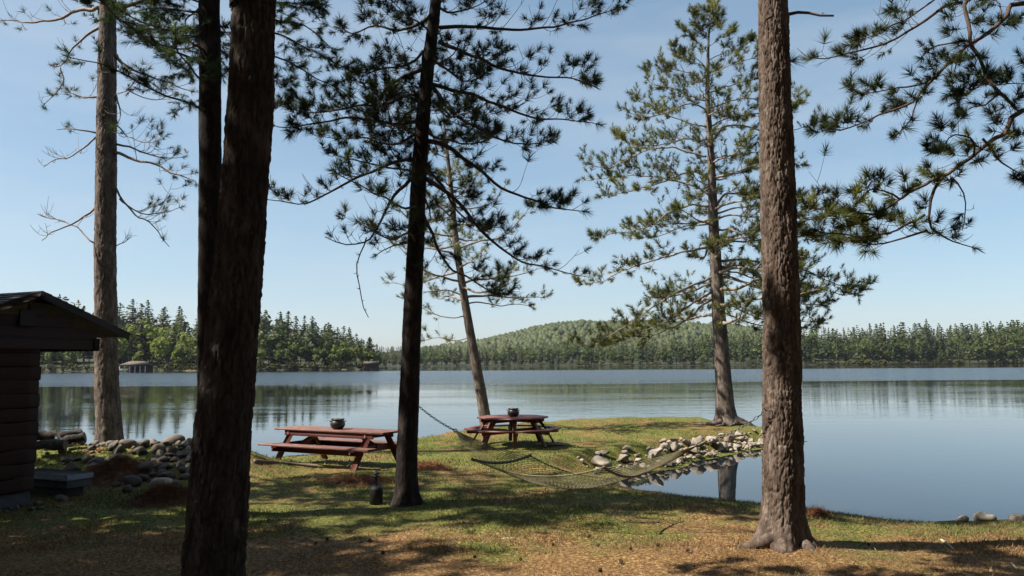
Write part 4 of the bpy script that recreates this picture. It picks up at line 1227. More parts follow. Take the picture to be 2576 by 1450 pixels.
    # bared roots at the water's edge
    for az, ln in [(195, 1.3), (225, .9), (330, 1.2), (350, 1.7), (20, 1.4), (270, .7)]:
        a = math.radians(az); d = np.array([math.cos(a), math.sin(a), 0]); pts = []
        for f_ in np.linspace(.08, 1, 8):
            q = b + d * ln * f_ + np.array([-d[1], d[0], 0]) * .18 * math.sin(f_ * 4 + az)
            pts.append([q[0], q[1], max(hz(q[0], q[1]), .05) + .3 * (1 - f_) ** 3 + .03])
        c = catmull(pts, .1)
        part('root', *tube(c, np.linspace(.13, .03, len(c)), 7), M['bark_grey'], root, smooth_=True)
tree_point()

# --- slender leaning pine behind the octagonal table
def tree_lean():
    rg = np.random.default_rng(107)
    Y = 27.5
    b = px(1226, 1082, Y); b[2] = hz(b[0], b[1]) - 0.1
    root = empty('pine_tree', b, 'slender leaning pine rising behind the octagonal picnic table', 'tree')
    P = [b] + [px(x, y, Y) for x, y in [(1217, 1030), (1203, 950), (1185, 850), (1160, 700), (1146, 600), (1132, 450), (1120, 340), (1112, 270)]]
    wd = [32, 28, 26, 22, 18, 16, 11, 6, 1.2]
    at = trunk(root, P, [v / 2 / F * Y for v in wd], 36, 0.06, 0.06, 0.2, 0.010, 'bark_grey', .25, .2, 4, 54)
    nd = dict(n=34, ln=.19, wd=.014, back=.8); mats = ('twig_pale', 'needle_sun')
    spec = [([(1172, 765), (1210, 760), (1260, 770), (1300, 765), (1345, 775)], .5, .03), ([(1170, 745), (1120, 730), (1060, 735), (1010, 715), (968, 712)], -.5, .03),
            ([(1178, 795), (1140, 800), (1090, 790), (1040, 760), (1000, 745)], .6, .025), ([(1185, 845), (1150, 860), (1110, 850), (1060, 860)], -.3, .02)]
    for pth, dy, r0 in spec:
        limb(root, px_limb(pth, Y, Y + dy), r0, .007, rg, 5, .7, .25, .65, nd, .5, .006, mats, 2, .5)
    nl = 32
    for k in range(nl):
        f_ = k / nl
        z = 4.9 + 6.4 * f_
        ln = (2.6 * (1 - f_) ** .7 + .4) * rg.uniform(.7, 1.1)
        p, r = auto_limb(at, z + rg.uniform(-.2, .2), k * 2.4 + rg.uniform(-.8, .8), ln * rg.uniform(.6, 1.15), rg, rg.uniform(-.1, .4), rg.uniform(.1, .5), rg.uniform(.1, .5))
        limb(root, p, max(.012, r * .4), .007, rg, 5.4, .65 * min(1, ln / 2 + .3), .25, .72, nd, .5, .006, mats, 2, .5)
tree_lean()

# --- pine whose limbs reach in from the right edge
def tree_edge():
    rg = np.random.default_rng(108)
    Y = 10.5
    b = np.array([9.3, 10.2, 0]); b[2] = hz(b[0], b[1]) - .05
    root = empty('pine_tree', b, 'pine whose long crooked limbs reach in from the right edge', 'tree')
    P = [b, b + np.array([-.05, 0, 2]), b + np.array([-.1, 0, 6]), b + np.array([0, 0, 10]), b + np.array([.1, 0, 15])]
    at = trunk(root, P, [.22, .2, .17, .12, .01], 40, .08, .06, .18, .012, 'bark_red', .4, .15, 5, 66)
    mats = ('twig', 'needle')
    nd = dict(n=62, ln=.15, wd=.0078)
    j1 = at(7.2)[0]; j2 = at(8.3)[0]; j3 = at(5.6)[0]
    def lb(pth, y0, y1, r0, r1=.006, join=None, fol=.85, tw=.5, mt=mats, start=.2, dens=8.5):
        pts = px_limb(zoom6(pth), y0, y1)
        if join is not None: pts = np.vstack([join, pts])
        limb(root, pts, r0, r1, rg, dens, tw, start, fol, nd, .45, .0042, mt, 2, .45, wob=.045)
    ms = ('twig', 'needle_sun')  # lower limbs take the needle colour with sunlight put in
    lb([(1334, 10), (1270, 80), (1180, 150), (1090, 195), (1000, 280), (900, 370), (860, 440), (760, 490), (640, 530), (560, 565), (470, 570), (430, 545)], 10.6, 9.9, .055, .007, j1, .8, .5, mats, .35)
    lb([(1150, -60), (1090, 50), (1095, 180), (1140, 260), (1170, 340), (1220, 420), (1310, 470)], 10.4, 10.0, .045, .02, j2, .7, .5)
    lb([(1060, 10), (960, 30), (900, 90), (810, 140), (720, 210), (620, 225), (530, 230), (440, 265), (360, 250), (320, 200)], 10.9, 11.4, .026, .005, None, .5, .5)
    lb([(1000, -40), (880, 30), (800, 90), (720, 120), (640, 160), (560, 170)], 10.6, 10.8, .016, .005, None, .8, .45)
    lb([(1334, 480), (1280, 560), (1180, 650), (1090, 710), (1000, 780), (880, 820), (780, 890), (680, 960), (600, 985), (520, 1000)], 10.2, 9.6, .06, .007, j3, .85, .5, ms, .4)
    lb([(970, 790), (920, 880), (890, 960), (900, 1030), (950, 1045), (1030, 1070), (1110, 1105)], 9.9, 10.0, .024, .006, None, .6, .35)
    lb([(890, 960), (800, 1010), (700, 1040), (600, 1060), (500, 1050), (380, 1030)], 9.95, 9.5, .018, .005, None, .97, .55, ms, .05, 9)
    lb([(900, 1030), (840, 1060), (760, 1080), (660, 1090), (560, 1070), (460, 1090)], 9.95, 10.4, .016, .005, None, .97, .5, ms, .05, 8)
    lb([(780, 890), (720, 860), (670, 850), (620, 880)], 9.7, 9.4, .014, .005, None, .95, .4, ms, .1, 8)
    lb([(680, 960), (560, 960), (460, 960), (380, 990), (320, 1000)], 9.65, 9.3, .014, .005, None, .97, .5, ms, .05, 9)
    lb([(860, 440), (840, 520), (800, 580), (760, 620)], 10.2, 10.4, .012, .005, None, .3, .35)
    lb([(900, 370), (800, 390), (720, 400), (650, 430), (580, 395)], 10.3, 10.6, .014, .005, None, .95, .4)
    lb([(1095, 180), (1000, 190), (900, 210), (870, 255)], 10.3, 10.6, .018, .006, None, .3, .4)
    lb([(1030, 240), (1030, 330), (1040, 420), (1045, 500)], 10.3, 10.2, .010, .004, None, .5, .3)
    lb([(1170, 340), (1110, 400), (1060, 430), (1020, 400)], 10.2, 9.8, .014, .005, None, .95, .45)
    lb([(1220, 420), (1160, 470), (1100, 480), (1040, 510)], 10.1, 10.5, .014, .005, None, .95, .45)
    lb([(1334, 370), (1270, 370), (1190, 380), (1120, 330)], 10.4, 10.9, .018, .005, j1, .97, .45)
    lb([(1110, 700), (1130, 630), (1060, 590), (1010, 620), (940, 690)], 9.9, 9.5, .014, .005, None, .9, .4)
    lb([(1150, 620), (1220, 720), (1290, 760), (1360, 800)], 10.0, 10.4, .018, .005, None, .85, .4)
    lb([(1010, 790), (1060, 860), (1075, 940), (1060, 1030)], 9.9, 9.7, .012, .004, None, .15, .25)
    lb([(1180, 150), (1240, 60), (1200, 0), (1130, 20)], 10.5, 11, .016, .005, None, .9, .45)
    lb([(1334, 600), (1290, 620), (1240, 600), (1190, 590)], 10.4, 10.8, .014, .005, j3, .95, .4)
    crown_above(root, at, 8.5, 14.6, 15, 3.0, 14, rg, mats, COARSE)
tree_edge()

# --- unseen pines added left of the frame so their crowns shade the foreground
OFF = [(-8.4, 3.9, 13.5, 2.4, 201, 'unseen shade pine added just past the left edge in front of the shed'),
       (-12.0, 9.8, 17.5, 2.6, 202, 'taller unseen shade pine added past the left edge level with the shed'),
       (-7.4, 0.3, 13, 2.8, 203, 'unseen shade pine added past the left edge beside the viewpoint'),
       (-13.4, 12.2, 18, 2.2, 204, 'unseen shade pine added past the left edge behind the shed'),
       (-16.2, 13.9, 14, 2.4, 205, 'unseen shade pine added past the left edge on the shore beyond the shed'),
       (-6.5, 4.3, 14, 1.6, 207, 'narrow unseen shade pine added past the left edge nearest the big trunk'),
       (-9.4, 6.9, 9.0, 2.0, 208, 'shortest unseen shade pine added past the left edge in front of the shed'),
       (-10.2, 7.9, 10.5, 2.0, 209, 'short unseen shade pine added past the left edge beside the shed'),
       (-12.6, 6.5, 15, 2.6, 206, 'unseen shade pine added past the left edge between two others')]
for k, (x, y, hgt, ml, seed, lab) in enumerate(OFF):
    rg = np.random.default_rng(seed)
    b = np.array([x, y, hz(x, y) - .05])
    root = empty('pine_tree', b, lab, 'tree')
    P = [b, b + np.array([.05, 0, hgt * .22]), b + np.array([.1, .05, hgt * .6]), b + np.array([.1, .05, hgt])]
    at = trunk(root, P, [.19, .17, .12, .01], 24, .15, .06, .18, .012, 'bark_red', .4, .15, 5, seed)
    crown_above(root, at, 3.4 if hgt < 11 else 4.2, hgt - .4, hgt, ml, 34, rg, ('twig', 'needle'), SHADE, .8, .95, 9)

# --- unseen pines added behind and right of the viewpoint to block sky light
def sky_block_pines():
    rg = np.random.default_rng(301)
    protos = []
    for v in range(2):
        pts = []; TP = []
        mb = MB(); mb.add(*tube([(0, 0, -.2), (.05, 0, 5), (0, .05, 14)], [.2, .15, .02], 10))
        for k in range(60):
            z = 3 + 10.6 * k / 60; ln = 3.0 * (1 - (z - 3) / 11.5) ** .7 + .3; a = k * 2.4
            d = np.array([math.cos(a), math.sin(a), 0.08])
            mb.add(*tube([np.array([0, 0, z]), np.array([0, 0, z]) + d * ln], [.03, .008], 4))
            t_ = rg.uniform(.15, 1, 26)[:, None]
            pts.append(np.array([0, 0, z]) + d * ln * t_ + rg.normal(size=(26, 3)) * .28)
        pts = np.vstack(pts)
        V, T = needles(pts, unit(rg.normal(size=pts.shape) + UP * .6), rg, n=9, ln=.3, wd=.10, back=.5, lo=.2, hi=1.5)
        protos.append((mesh('trunk', *mb.get(), M['bark_red'], smooth_=True), mesh('crown', V, [T], M['needle'])))
    R = random.Random(9)
    spots = [(-24 + 48 * ((k * 0.618) % 1) + R.uniform(-1, 1), -3.5 - (k / 34) * 20 - R.uniform(0, 1.5)) for k in range(34)]
    spots += [(14.5 + R.uniform(0, 14), -3 + 13.5 * k / 14) for k in range(14)]
    for k, (x, y) in enumerate(spots):
        tr, cr = protos[k % 2]
        e = empty('pine_tree', (x, y, hz(x, y)), 'unseen pine added around the viewpoint to block sky light', 'tree', 'unseen pines added to block sky light')
        s_ = R.uniform(1.15, 1.55); e.scale = (s_,) * 3; e.rotation_euler[2] = R.uniform(0, 6.28)
        link('trunk', tr, e); link('crown', cr, e)
sky_block_pines()

# ------------------------------------------------------------------ cabin / shed on the left
def cabin():
    W = np.array([-7.2, 12.3, 0.0]); W[2] = 0.72
    g_ = np.array([0.407, 0.914, 0.0]); nn = np.array([0.914, -0.407, 0.0]); bk = -nn
    zg = W[2]
    root = empty('shed', W, 'dark brown log shed with low gable roof at the left edge', 'shed')
    def at(s, dpt, z): return W + g_ * s + bk * dpt + np.array([0, 0, z - zg])
    z_f = zg + 0.18; apex = 3.90; pit = math.tan(math.radians(20.3)); s0 = -1.62; s1 = 0.0; sap = -0.09; depth = 3.0
    def roofz(s): return apex - 0.10 - abs(s - sap) * pit
    MB().add(*box_axes(at((s0 + s1) / 2, depth / 2, zg + .02), g_, bk, UP, (s1 - s0) / 2 - .03, depth / 2 - .03, .17, .01)).part('foundation', M['concrete'], root)
    R = random.Random(3)
    hgt = 0.205
    def log(p, q, zc, r_, ends=.02):
        """half-round siding log, gently wavy"""
        d = q - p; Ln = np.linalg.norm(d); a = d / Ln; side = np.cross(a, UP)
        m = 9; V = []; K = 8
        jit = [R.uniform(-.006, .006) for _ in range(m)]
        e = R.uniform(-ends, ends)
        for i in range(m):
            c = p + a * (Ln + e) * i / (m - 1) + UP * (zc - p[2])
            for k in range(K):
                th = k / K * 2 * math.pi
                V.append(c + side * (math.cos(th) * .010 + jit[i]) + UP * math.sin(th) * (r_ * (1 if i < m - 1 else .93)))
        V = np.array(V)
        i = np.arange(m - 1)[:, None] * K; j = np.arange(K)[None]
        qd = np.stack([i + j, i + (j + 1) % K, i + K + (j + 1) % K, i + K + j], -1).reshape(-1, 4)
        return V, [qd, np.arange(K)[None, ::-1], (np.arange(K) + (m - 1) * K)[None]]
    z = z_f
    while z < 3.0:
        V, P = log(at(s0, 0, 0), at(s1, 0, 0), z + hgt / 2, hgt / 2 * 1.1)
        part('log', V, P, M['rust_wood'], root, smooth_=True)
        for ss in (s0, s1):
            V, P = log(at(ss, .05, 0), at(ss, depth, 0), z + hgt / 2 + .01, hgt / 2 * 1.0)
            part('log', V, P, M['rust_wood'], root, smooth_=True)
        z += hgt
    # boards of the gable, running out over the porch side
    z = 3.005
    while z < apex - .15:
        zt = z + .17
        sr = min(.93, sap + (apex - .16 - zt) / pit); sl = max(-1.7, sap - (apex - .16 - zt) / pit)
        if sr - sl > .2:
            MB().add(*beam(at(sl, -.02, z + .085), at(sr, -.02, z + .085), .05, .168)).part('gable_board', M['rust_wood'], root)
        z += .17
    MB().add(*beam(at(s1 - .05, .1, 3.09), at(.97, .1, 3.09), .16, .16)).part('header_beam', M['fascia'], root)
    MB().add(*beam(at(s1 - .05, depth, 3.09), at(.97, depth, 3.09), .12, .16)).part('header_beam', M['fascia'], root)
    MB().add(*beam(at(.93, -.06, 3.09), at(.93, depth, 3.09), .1, .2)).part('side_beam', M['fascia'], root)
    MB().add(*box_axes(at(-.28, -.055, 3.47), g_, bk, UP, .13, .02, .13, .01)).part('vent', M['fascia'], root)
    # roof: decks, fascia boards and shingle courses
    for sg in (1, -1):
        ln = 1.62
        e = unit(g_ * sg - UP * pit); nrm = unit(np.cross(bk, e)); nrm = nrm if nrm[2] > 0 else -nrm
        p = at(sap, 0, apex)
        dl = ln / math.cos(math.radians(20.3))
        MB().add(*box_axes(p + e * dl / 2 + bk * (depth / 2 - .0) - nrm * .05, e, bk, nrm, dl / 2, depth / 2 + .08, .025, .005)).part('roof_deck', M['fascia'], root)
        MB().add(*box_axes(p + e * dl / 2 - bk * .095 - nrm * .065, e, bk, nrm, dl / 2 + .01, .014, .055, .004)).part('bargeboard', M['fascia'], root)
        nc = 12
        for k in range(nc):
            c = p + e * (dl * (k + .5) / nc + .02) + bk * (depth / 2)
            tilt = unit(e - nrm * (-.06)); n2 = unit(np.cross(bk, tilt)); n2 = n2 if n2[2] > 0 else -n2
            MB().add(*box_axes(c - nrm * .008, tilt, bk, n2, dl / nc / 2 * 1.18, depth / 2 + .11 + R.uniform(-.008, .008), .006, .002)).part('shingle_course', M['shingle'], root)
    # grey chest on the porch side
    c0 = at(.54, .02, 0)
    cr = empty('storage_chest', at(.75, .5, zg), 'low grey lidded chest with a ring handle beside the shed', 'chest')
    MB().add(*box_axes(at(.76, .62, 1.0), g_, bk, UP, .24, .64, .045, .006)).part('lid', M['grey_paint'], cr)
    MB().add(*box_axes(at(.76, .62, .895), g_, bk, UP, .225, .62, .06, .005)).part('rim', M['concrete'], cr)
    MB().add(*box_axes(at(.72, .62, .74), g_, bk, UP, .17, .56, .1, .005)).part('base', M['fascia'], cr)
    th = np.linspace(0, math.pi, 9)
    hp = [at(.56 + 0 * a, .42 + .035 * math.cos(a), 1.046 + .045 * math.sin(a)) for a in th]
    part('handle', *tube(hp, .006, 6), M['steel'], cr, smooth_=True)
cabin()

# ------------------------------------------------------------------ stones
def rock_mesh(seed, ang=False, sub=3):
    import bmesh
    bm = bmesh.new(); bmesh.ops.create_icosphere(bm, subdivisions=sub, radius=1.0)
    r = np.random.default_rng(seed)
    V = np.array([v.co for v in bm.verts]); Fc = np.array([[v.index for v in f.verts] for f in bm.faces]); bm.free()
    sc = np.array([1, r.uniform(.6, .9), r.uniform(.42, .72)])
    if ang:
        for k in range(14):
            n_ = unit(r.normal(size=3)); d = r.uniform(.48, .74)
            h_ = V @ n_ - d
            V = V - np.where(h_ > 0, h_, 0)[:, None] * n_[None] * .98
    else:
        for k in range(7):
            n_ = unit(r.normal(size=3)); d = r.uniform(.62, .88)
            h_ = V @ n_ - d
            V = V - np.where(h_ > 0, h_, 0)[:, None] * n_[None] * .8
    nz = fbm(V[:, 0] * 1.6 + V[:, 2] + seed * 7, V[:, 1] * 1.6 - V[:, 2] * .7, seed) - .45
    nz2 = fbm(V[:, 0] * 6 + V[:, 2] * 3, V[:, 1] * 6 - V[:, 2] * 3, seed + 3) - .45
    V = V * (1 + nz * .35 + nz2 * (.10 if ang else .05))[:, None] * sc
    return V, Fc
ROUND = [mesh('stone', *[(lambda a: (a[0], [a[1]]))(rock_mesh(s))][0], M['rock'], smooth_=True) for s in range(1, 9)]
ANG = [mesh('stone', *[(lambda a: (a[0], [a[1]]))(rock_mesh(s, True))][0], M['rock_pale'], smooth_=False) for s in range(20, 28)]
ANGB = [mesh('stone', *[(lambda a: (a[0], [a[1]]))(rock_mesh(s, True))][0], M['rock'], smooth_=False) for s in range(60, 66)]
PALE = [mesh('stone', *[(lambda a: (a[0], [a[1]]))(rock_mesh(s))][0], M['rock_cream'], smooth_=True) for s in range(40, 43)]
R = random.Random(12)
def stone(me, p, sz, label, group, sink=.25, name='stone', rot=None):
    o = link(name, me, None, (p[0], p[1], p[2] + sz * .6 * (1 - sink * 2)))
    o.scale = (sz, sz, sz); o.rotation_euler = rot or (R.uniform(-.35, .35), R.uniform(-.35, .35), R.uniform(0, 6.28))
    tag(o, label, 'stone', group); return o
placed = []
def scatter(n, fpos, rmin, rmax, fz, meshes_, label, group, gap=.72, tries=40, sink=.22, clipx=True):
    for k in range(n):
        for _ in range(tries):
            x, y = fpos()
            if clipx and x / y > -.388: continue
            sz = R.uniform(rmin, rmax) * (1.35 if R.random() < .14 else 1)
            if all((x - a) ** 2 + (y - b) ** 2 > ((sz + c) * gap) ** 2 for a, b, c in placed):
                placed.append((x, y, sz)); z = fz(x, y)
                stone(R.choice(meshes_), (x, y, z), sz, label, group, sink); break
def zz(x, y): return hz(x, y)
# heap between shed and left pine
scatter(60, lambda: (R.gauss(-8.7, 1.0), R.gauss(17.3, .75)), .09, .2, zz, ROUND + ANGB, 'rounded field stone in the heap below the logs, left of the tall pine', 'stones in the left heap', .62)
scatter(14, lambda: (R.gauss(-10.3, 1.0), R.gauss(18.1, .8)), .1, .2, zz, ROUND + ANGB, 'rounded field stone in the heap below the logs, left of the tall pine', 'stones in the left heap', .62)
# low wall of stones along the water
scatter(34, lambda: (R.uniform(-8.4, -6.6), R.gauss(17.9, .35)), .1, .2, zz, ROUND + ANGB, 'dark rounded stone in the low wall at the water, right of the tall pine', 'stones in the low wall at the water', .6)
# cobble heap left of the big trunk
scatter(60, lambda: (R.gauss(-6.2, .5), R.gauss(15.7, 1.0)), .07, .145, zz, ROUND + ANGB, 'rounded cobble in the heap left of the big trunk', 'cobbles in the heap', .6)
p = gp(405, 1226); stone(PALE[0], p, .18, 'pale sunlit boulder at the front of the cobble heap', None, .2, rot=(.1, -.2, .4))
p = gp(332, 1224); stone(ROUND[2], p, .17, 'upright brown boulder at the left front of the cobble heap', None, .12, rot=(.9, .2, .3))
p = gp(362, 1196); stone(ROUND[5], p + np.array([0, 0, .05]), .18, 'large smooth oval boulder on the front of the cobble heap', None, .1, rot=(.1, -.35, 0))
# rocks along the point's edge
edge = np.array([(2.0, 19.7), (2.5, 20.4), (3.3, 21.0), (4.2, 21.6), (4.9, 22.9), (5.45, 23.5), (6.2, 24.3), (7.2, 25.5), (8.3, 26.8), (9.2, 27.3), (9.9, 28.2)])
el = np.concatenate([[0], np.cumsum(np.linalg.norm(np.diff(edge, axis=0), axis=1))])
def on_edge():
    s = R.uniform(0, 1) ** 0.8 * el[-1]
    x = np.interp(s, el, edge[:, 0]); y = np.interp(s, el, edge[:, 1]); o_ = R.uniform(-.12, .8) if R.random() < .7 else R.uniform(-.15, .15)
    return x - .58 * o_, y + .8 * o_
scatter(125, on_edge, .08, .18, lambda x, y: max(hz(x, y), .03) + .03, ANG, 'pale angular rock on the stony edge of the point, by the inlet', 'rocks edging the point', .42, sink=.22, clipx=False)
for (x_, y_), s_ in zip([(1755, 1118), (1700, 1130), (1745, 1135), (1835, 1105), (1650, 1145), (1790, 1112)], [.3, .26, .25, .25, .26, .28]):
    p = gp(x_, y_ + 12); stone(R.choice(ANG), p + np.array([0, 0, .06]), s_, 'larger pale angular rock on top of the stony edge by the inlet', 'larger rocks on the stony edge', .1)
p = gp(1514, 1178); stone(PALE[1], p, .26, 'pale round rock at the near end of the stony edge, right of the grass', None, .1)
for k, (x_, y_, s_) in enumerate([(2420, 1299, .11), (2478, 1298, .17), (2560, 1300, .15)]):
    p = gp(x_, y_ + 13); stone(PALE[k], p, s_, ['small pale stone at the right shoreline, left of a larger one', 'largest pale stone of the three at the right shoreline', 'pale stone at the right frame edge of the shoreline'][k], None, .25)
p = gp(1385, 1122)
o = stone(ANG[3], p, .5, 'flat grey rock slab in the grass before the octagonal table', None, .3, 'flat_rock', (0, 0, .3)); o.scale = (.62, .32, .14); o.location.z = p[2] + .04
p = gp(118, 1262)
for k in range(14):
    q = gp(R.uniform(10, 150), R.uniform(1268, 1290)); stone(R.choice(ROUND), q, R.uniform(.03, .07), 'small pale pebble in the shade below the shed', 'pebbles before the shed', .2, 'pebble')

def small_stones(name, n, fpos, r0, r1, mat, label, clip):
    V0, F0 = [], []
    base = [rock_mesh(s, True, 1) for s in (81, 82, 83, 84)]
    q = 0; c = 0
    while c < n:
        x, y = fpos()
        if clip and x / y > -.388: c += 1; continue
        v, f = base[c % 4]; a = R.uniform(0, 6.28); sz = R.uniform(r0, r1)
        rot = np.array(Matrix.Rotation(a, 3, 'Z') @ Matrix.Rotation(R.uniform(-.6, .6), 3, 'X'))
        V0.append((v @ rot.T) * sz + np.array([x, y, max(hz(x, y), .0) + sz * .15])); F0.append(f + q); q += len(v); c += 1
    o = link(name, mesh(name, np.vstack(V0), [np.vstack(F0)], M[mat]))
    tag(o, label, None, None, 'stuff')
small_stones('small_stones', 300, on_edge, .035, .095, 'rock_pale', 'small stones filling the gaps of the stony edge by the inlet', False)
small_stones('heap_rubble', 260, lambda: (R.choice([R.gauss(-8.8, 1.2), R.gauss(-6.4, .6)]), R.gauss(16.8, 1.0)), .03, .09, 'rock', 'small rubble between the heaped field stones', True)

# logs on the stones
def log_on(name_lbl, p0, p1, r_, seed):
    p0 = np.asarray(p0); p1 = np.asarray(p1)
    root = empty('log', (p0 + p1) / 2, name_lbl, 'log')
    C = catmull([p0, (p0 * 2 + p1) / 3 + np.array([0, 0, .02]), (p0 + 2 * p1) / 3, p1], .04)
    V, P = tube(C, r_ * (1 + .12 * np.sin(np.linspace(0, 5, len(C)) + seed)), 18)
    V = V + unit(V - np.repeat(C, 18, 0)) * ((vnoise(V[:, 0] * 14 + seed, V[:, 2] * 40 + V[:, 1] * 14, seed) - .5) * r_ * .3)[:, None]
    part('bark', V, [P[0]], M['log'], root, smooth_=True)
    for e, s in ((0, -1), (len(C) - 1, 1)):
        ring = V[e * 18:(e + 1) * 18]
        part('cut_end', np.vstack([ring, ring.mean(0)]), [np.array([[k, (k + 1) % 18, 18] if s < 0 else [(k + 1) % 18, k, 18] for k in range(18)])], M['cutwood'], root)
log_on('dark log leaning on the stone heap, upper of two', px(150, 1104, 17.6), px(206, 1090, 17.9), .11, 1)
log_on('dark log lying lowest on the stone heap beside the pine', px(160, 1112, 17.2), px(214, 1098, 17.3), .095, 2)
log_on('short dark log half hidden behind the shed wall', px(80, 1097, 17.5), px(138, 1100, 17.7), .13, 3)
log_on('pale weathered log under the dark logs on the heap', px(90, 1122, 16.9), px(165, 1119, 16.9), .1, 4)

# ------------------------------------------------------------------ pine straw heaps, grass, litter
def straw_heap(c, rx, ry, h_, label, n=5000, seed=1):
    rg = np.random.default_rng(seed)
    root = empty('pine_straw_heap', c, label, 'straw heap')
    n1 = 22; gx, gy = np.meshgrid(np.linspace(-1.15, 1.15, n1), np.linspace(-1.15, 1.15, n1))
    def hh(u, v): return h_ * np.exp(-(u * u + v * v) * 1.7) * (0.75 + .6 * fbm(u * 3 + seed, v * 3, seed))
    X = c[0] + gx * rx; Yv = c[1] + gy * ry
    Z = hland(X, Yv) + hh(gx, gy) - .045
    i = (np.arange(n1 - 1)[:, None] * n1 + np.arange(n1 - 1)[None]).ravel()
    part('mound', np.stack([X, Yv, Z], -1).reshape(-1, 3), [np.stack([i, i + 1, i + n1 + 1, i + n1], -1)], M['rust_needles'], root, smooth_=True)
    u = np.clip(rg.normal(size=n) * .5, -1.4, 1.4); v = np.clip(rg.normal(size=n) * .5, -1.1, 1.1)
    P0 = np.stack([c[0] + u * rx, c[1] + v * ry, hland(c[0] + u * rx, c[1] + v * ry) + hh(u, v) - .02], -1)
    d = unit(rg.normal(size=(n, 3)) * np.array([1, 1, .6]) + np.array([0, 0, .25])); l = rg.uniform(.06, .14, n)[:, None]
    sd = unit(np.cross(d, rg.normal(size=(n, 3)))) * .004
    V = np.stack([P0 - sd, P0 + sd, P0 + d * l], 1).reshape(-1, 3)
    tag(part('needles', V, [np.arange(n * 3).reshape(-1, 3)], M['rust_needles'], root), kind='stuff')
straw_heap(gp(292, 1205), .6, .7, .36, 'rust brown heap of raked pine needles left of the cobbles', 6000, 1)
straw_heap(gp(415, 1258), .55, .5, .2, 'low shaded heap of pine needles before the pale boulder', 4000, 2)
straw_heap(gp(1075, 1180), .5, .5, .12, 'small heap of pine needles right of the middle pine', 2500, 3)
straw_heap(gp(900, 1212), .8, .5, .10, 'flat spread heap of pine needles left of the garden lamp', 2500, 4)
straw_heap(gp(2055, 1300), .2, .25, .1, 'tiny heap of pine needles at the shore beside the right trunk', 1000, 5)

def frustum_pts(n, y0, y1, rg):
    y = rg.uniform(y0, y1, n); x = (rg.uniform(-60, 2640, n) - 1288) / F * y
    return x, y
rg = np.random.default_rng(55)
def blades(n, y0, y1, hmin, hmax, wd):
    x, y = frustum_pts(n, y0, y1, rg)
    d = shore_dist(x, y); k = d > .12
    clump = fbm(x * 1.3, y * 1.3, 77); k &= rg.uniform(0, 1, n) < np.clip((clump - .28) * 3.2, .06, 1)
    x = x[k]; y = y[k]; z = hland(x, y); m = len(x); clump = clump[k]
    a = rg.uniform(0, 6.28, m); h_ = rg.uniform(hmin, hmax, m) * (0.6 + .9 * clump)
    side = np.stack([np.cos(a), np.sin(a), np.zeros(m)], -1) * (wd * rg.uniform(.6, 1.3, m))[:, None]
    lean = rg.normal(size=(m, 3)) * np.array([.6, .6, 0]) * h_[:, None]
    P0 = np.stack([x, y, z - .01], -1)
    return np.stack([P0 - side, P0 + side, P0 + lean + UP * h_[:, None]], 1).reshape(-1, 3)
V = np.vstack([blades(90000, 4.5, 9, .02, .05, .0035), blades(110000, 9, 16, .03, .065, .006), blades(90000, 16, 35, .03, .075, .011)])
o = link('grass', mesh('grass', V, [np.arange(len(V)).reshape(-1, 3)], M['blade']))
tag(o, 'short sparse grass over the lakeside lawn', None, None, 'stuff')

def litter(n, y0, y1, ln, wd):
    x, y = frustum_pts(n, y0, y1, rg); k = shore_dist(x, y) > .4
    k &= rg.uniform(0, 1, n) < np.clip(1.6 - 2.2 * fbm(x * 1.3, y * 1.3, 77), .1, 1)
    x = x[k]; y = y[k]; m = len(x); z = hland(x, y) + .006
    a = rg.uniform(0, 6.28, m); l = ln * rg.uniform(.6, 1.2, m)
    d = np.stack([np.cos(a), np.sin(a), rg.normal(size=m) * .22], -1) * l[:, None]
    sd = np.stack([-np.sin(a), np.cos(a), np.zeros(m)], -1) * wd
    P0 = np.stack([x, y, z], -1)
    return np.stack([P0 - sd, P0 + sd, P0 + d], 1).reshape(-1, 3)
V = np.vstack([litter(60000, 4.5, 9, .10, .0022), litter(50000, 9, 16, .12, .004), litter(20000, 16, 34, .14, .007)])
o = link('fallen_needles', mesh('fallen_needles', V, [np.arange(len(V)).reshape(-1, 3)], M['straw']))
tag(o, 'dry brown pine needles fallen on the ground', None, None, 'stuff')

# cones and sticks
def cone_mesh():
    mb = MB()
    core = [(0.004, 0), (.014, .006), (.018, .02), (.014, .035), (.004, .046)]
    mb.add(*lathe(core, (0, 0, 0), 8))
    for k in range(42):
        f_ = k / 42; a = k * 2.399; z = .003 + .042 * f_; r0 = .016 * math.sin(math.pi * (0.15 + .75 * f_)) + .003; r1 = r0 + .011
        c, s = math.cos(a), math.sin(a)
        V = [(c * r0 - s * .004, s * r0 + c * .004, z), (c * r0 + s * .004, s * r0 - c * .004, z), (c * r1 + s * .006, s * r1 - c * .006, z + .006), (c * r1 - s * .006, s * r1 + c * .006, z + .006)]
        mb.add(np.array(V), [np.array([[0, 1, 2, 3]])])
    return mesh('pine_cone', *mb.get(), M['cone'])
CM = cone_mesh()
for x, y in [(790, 1372), (826, 1361), (929, 1364), (1480, 1355), (1502, 1378), (1582, 1386), (1505, 1440), (1725, 1392), (1395, 1375), (1190, 1405), (1750, 1430), (2190, 1376), (1660, 1378), (960, 1395), (1310, 1415), (1565, 1418)]:
    p = gp(x, y)
    o = link('pine_cone', CM, None, p + np.array([0, 0, .02])); s_ = R.uniform(.6, .9); o.scale = (s_,) * 3
    o.rotation_euler = (1.4 + R.uniform(-.3, .3), 0, R.uniform(0, 6))
    tag(o, 'small brown pine cone lying on the needle-strewn foreground', 'pine cone', 'pine cones on the ground')
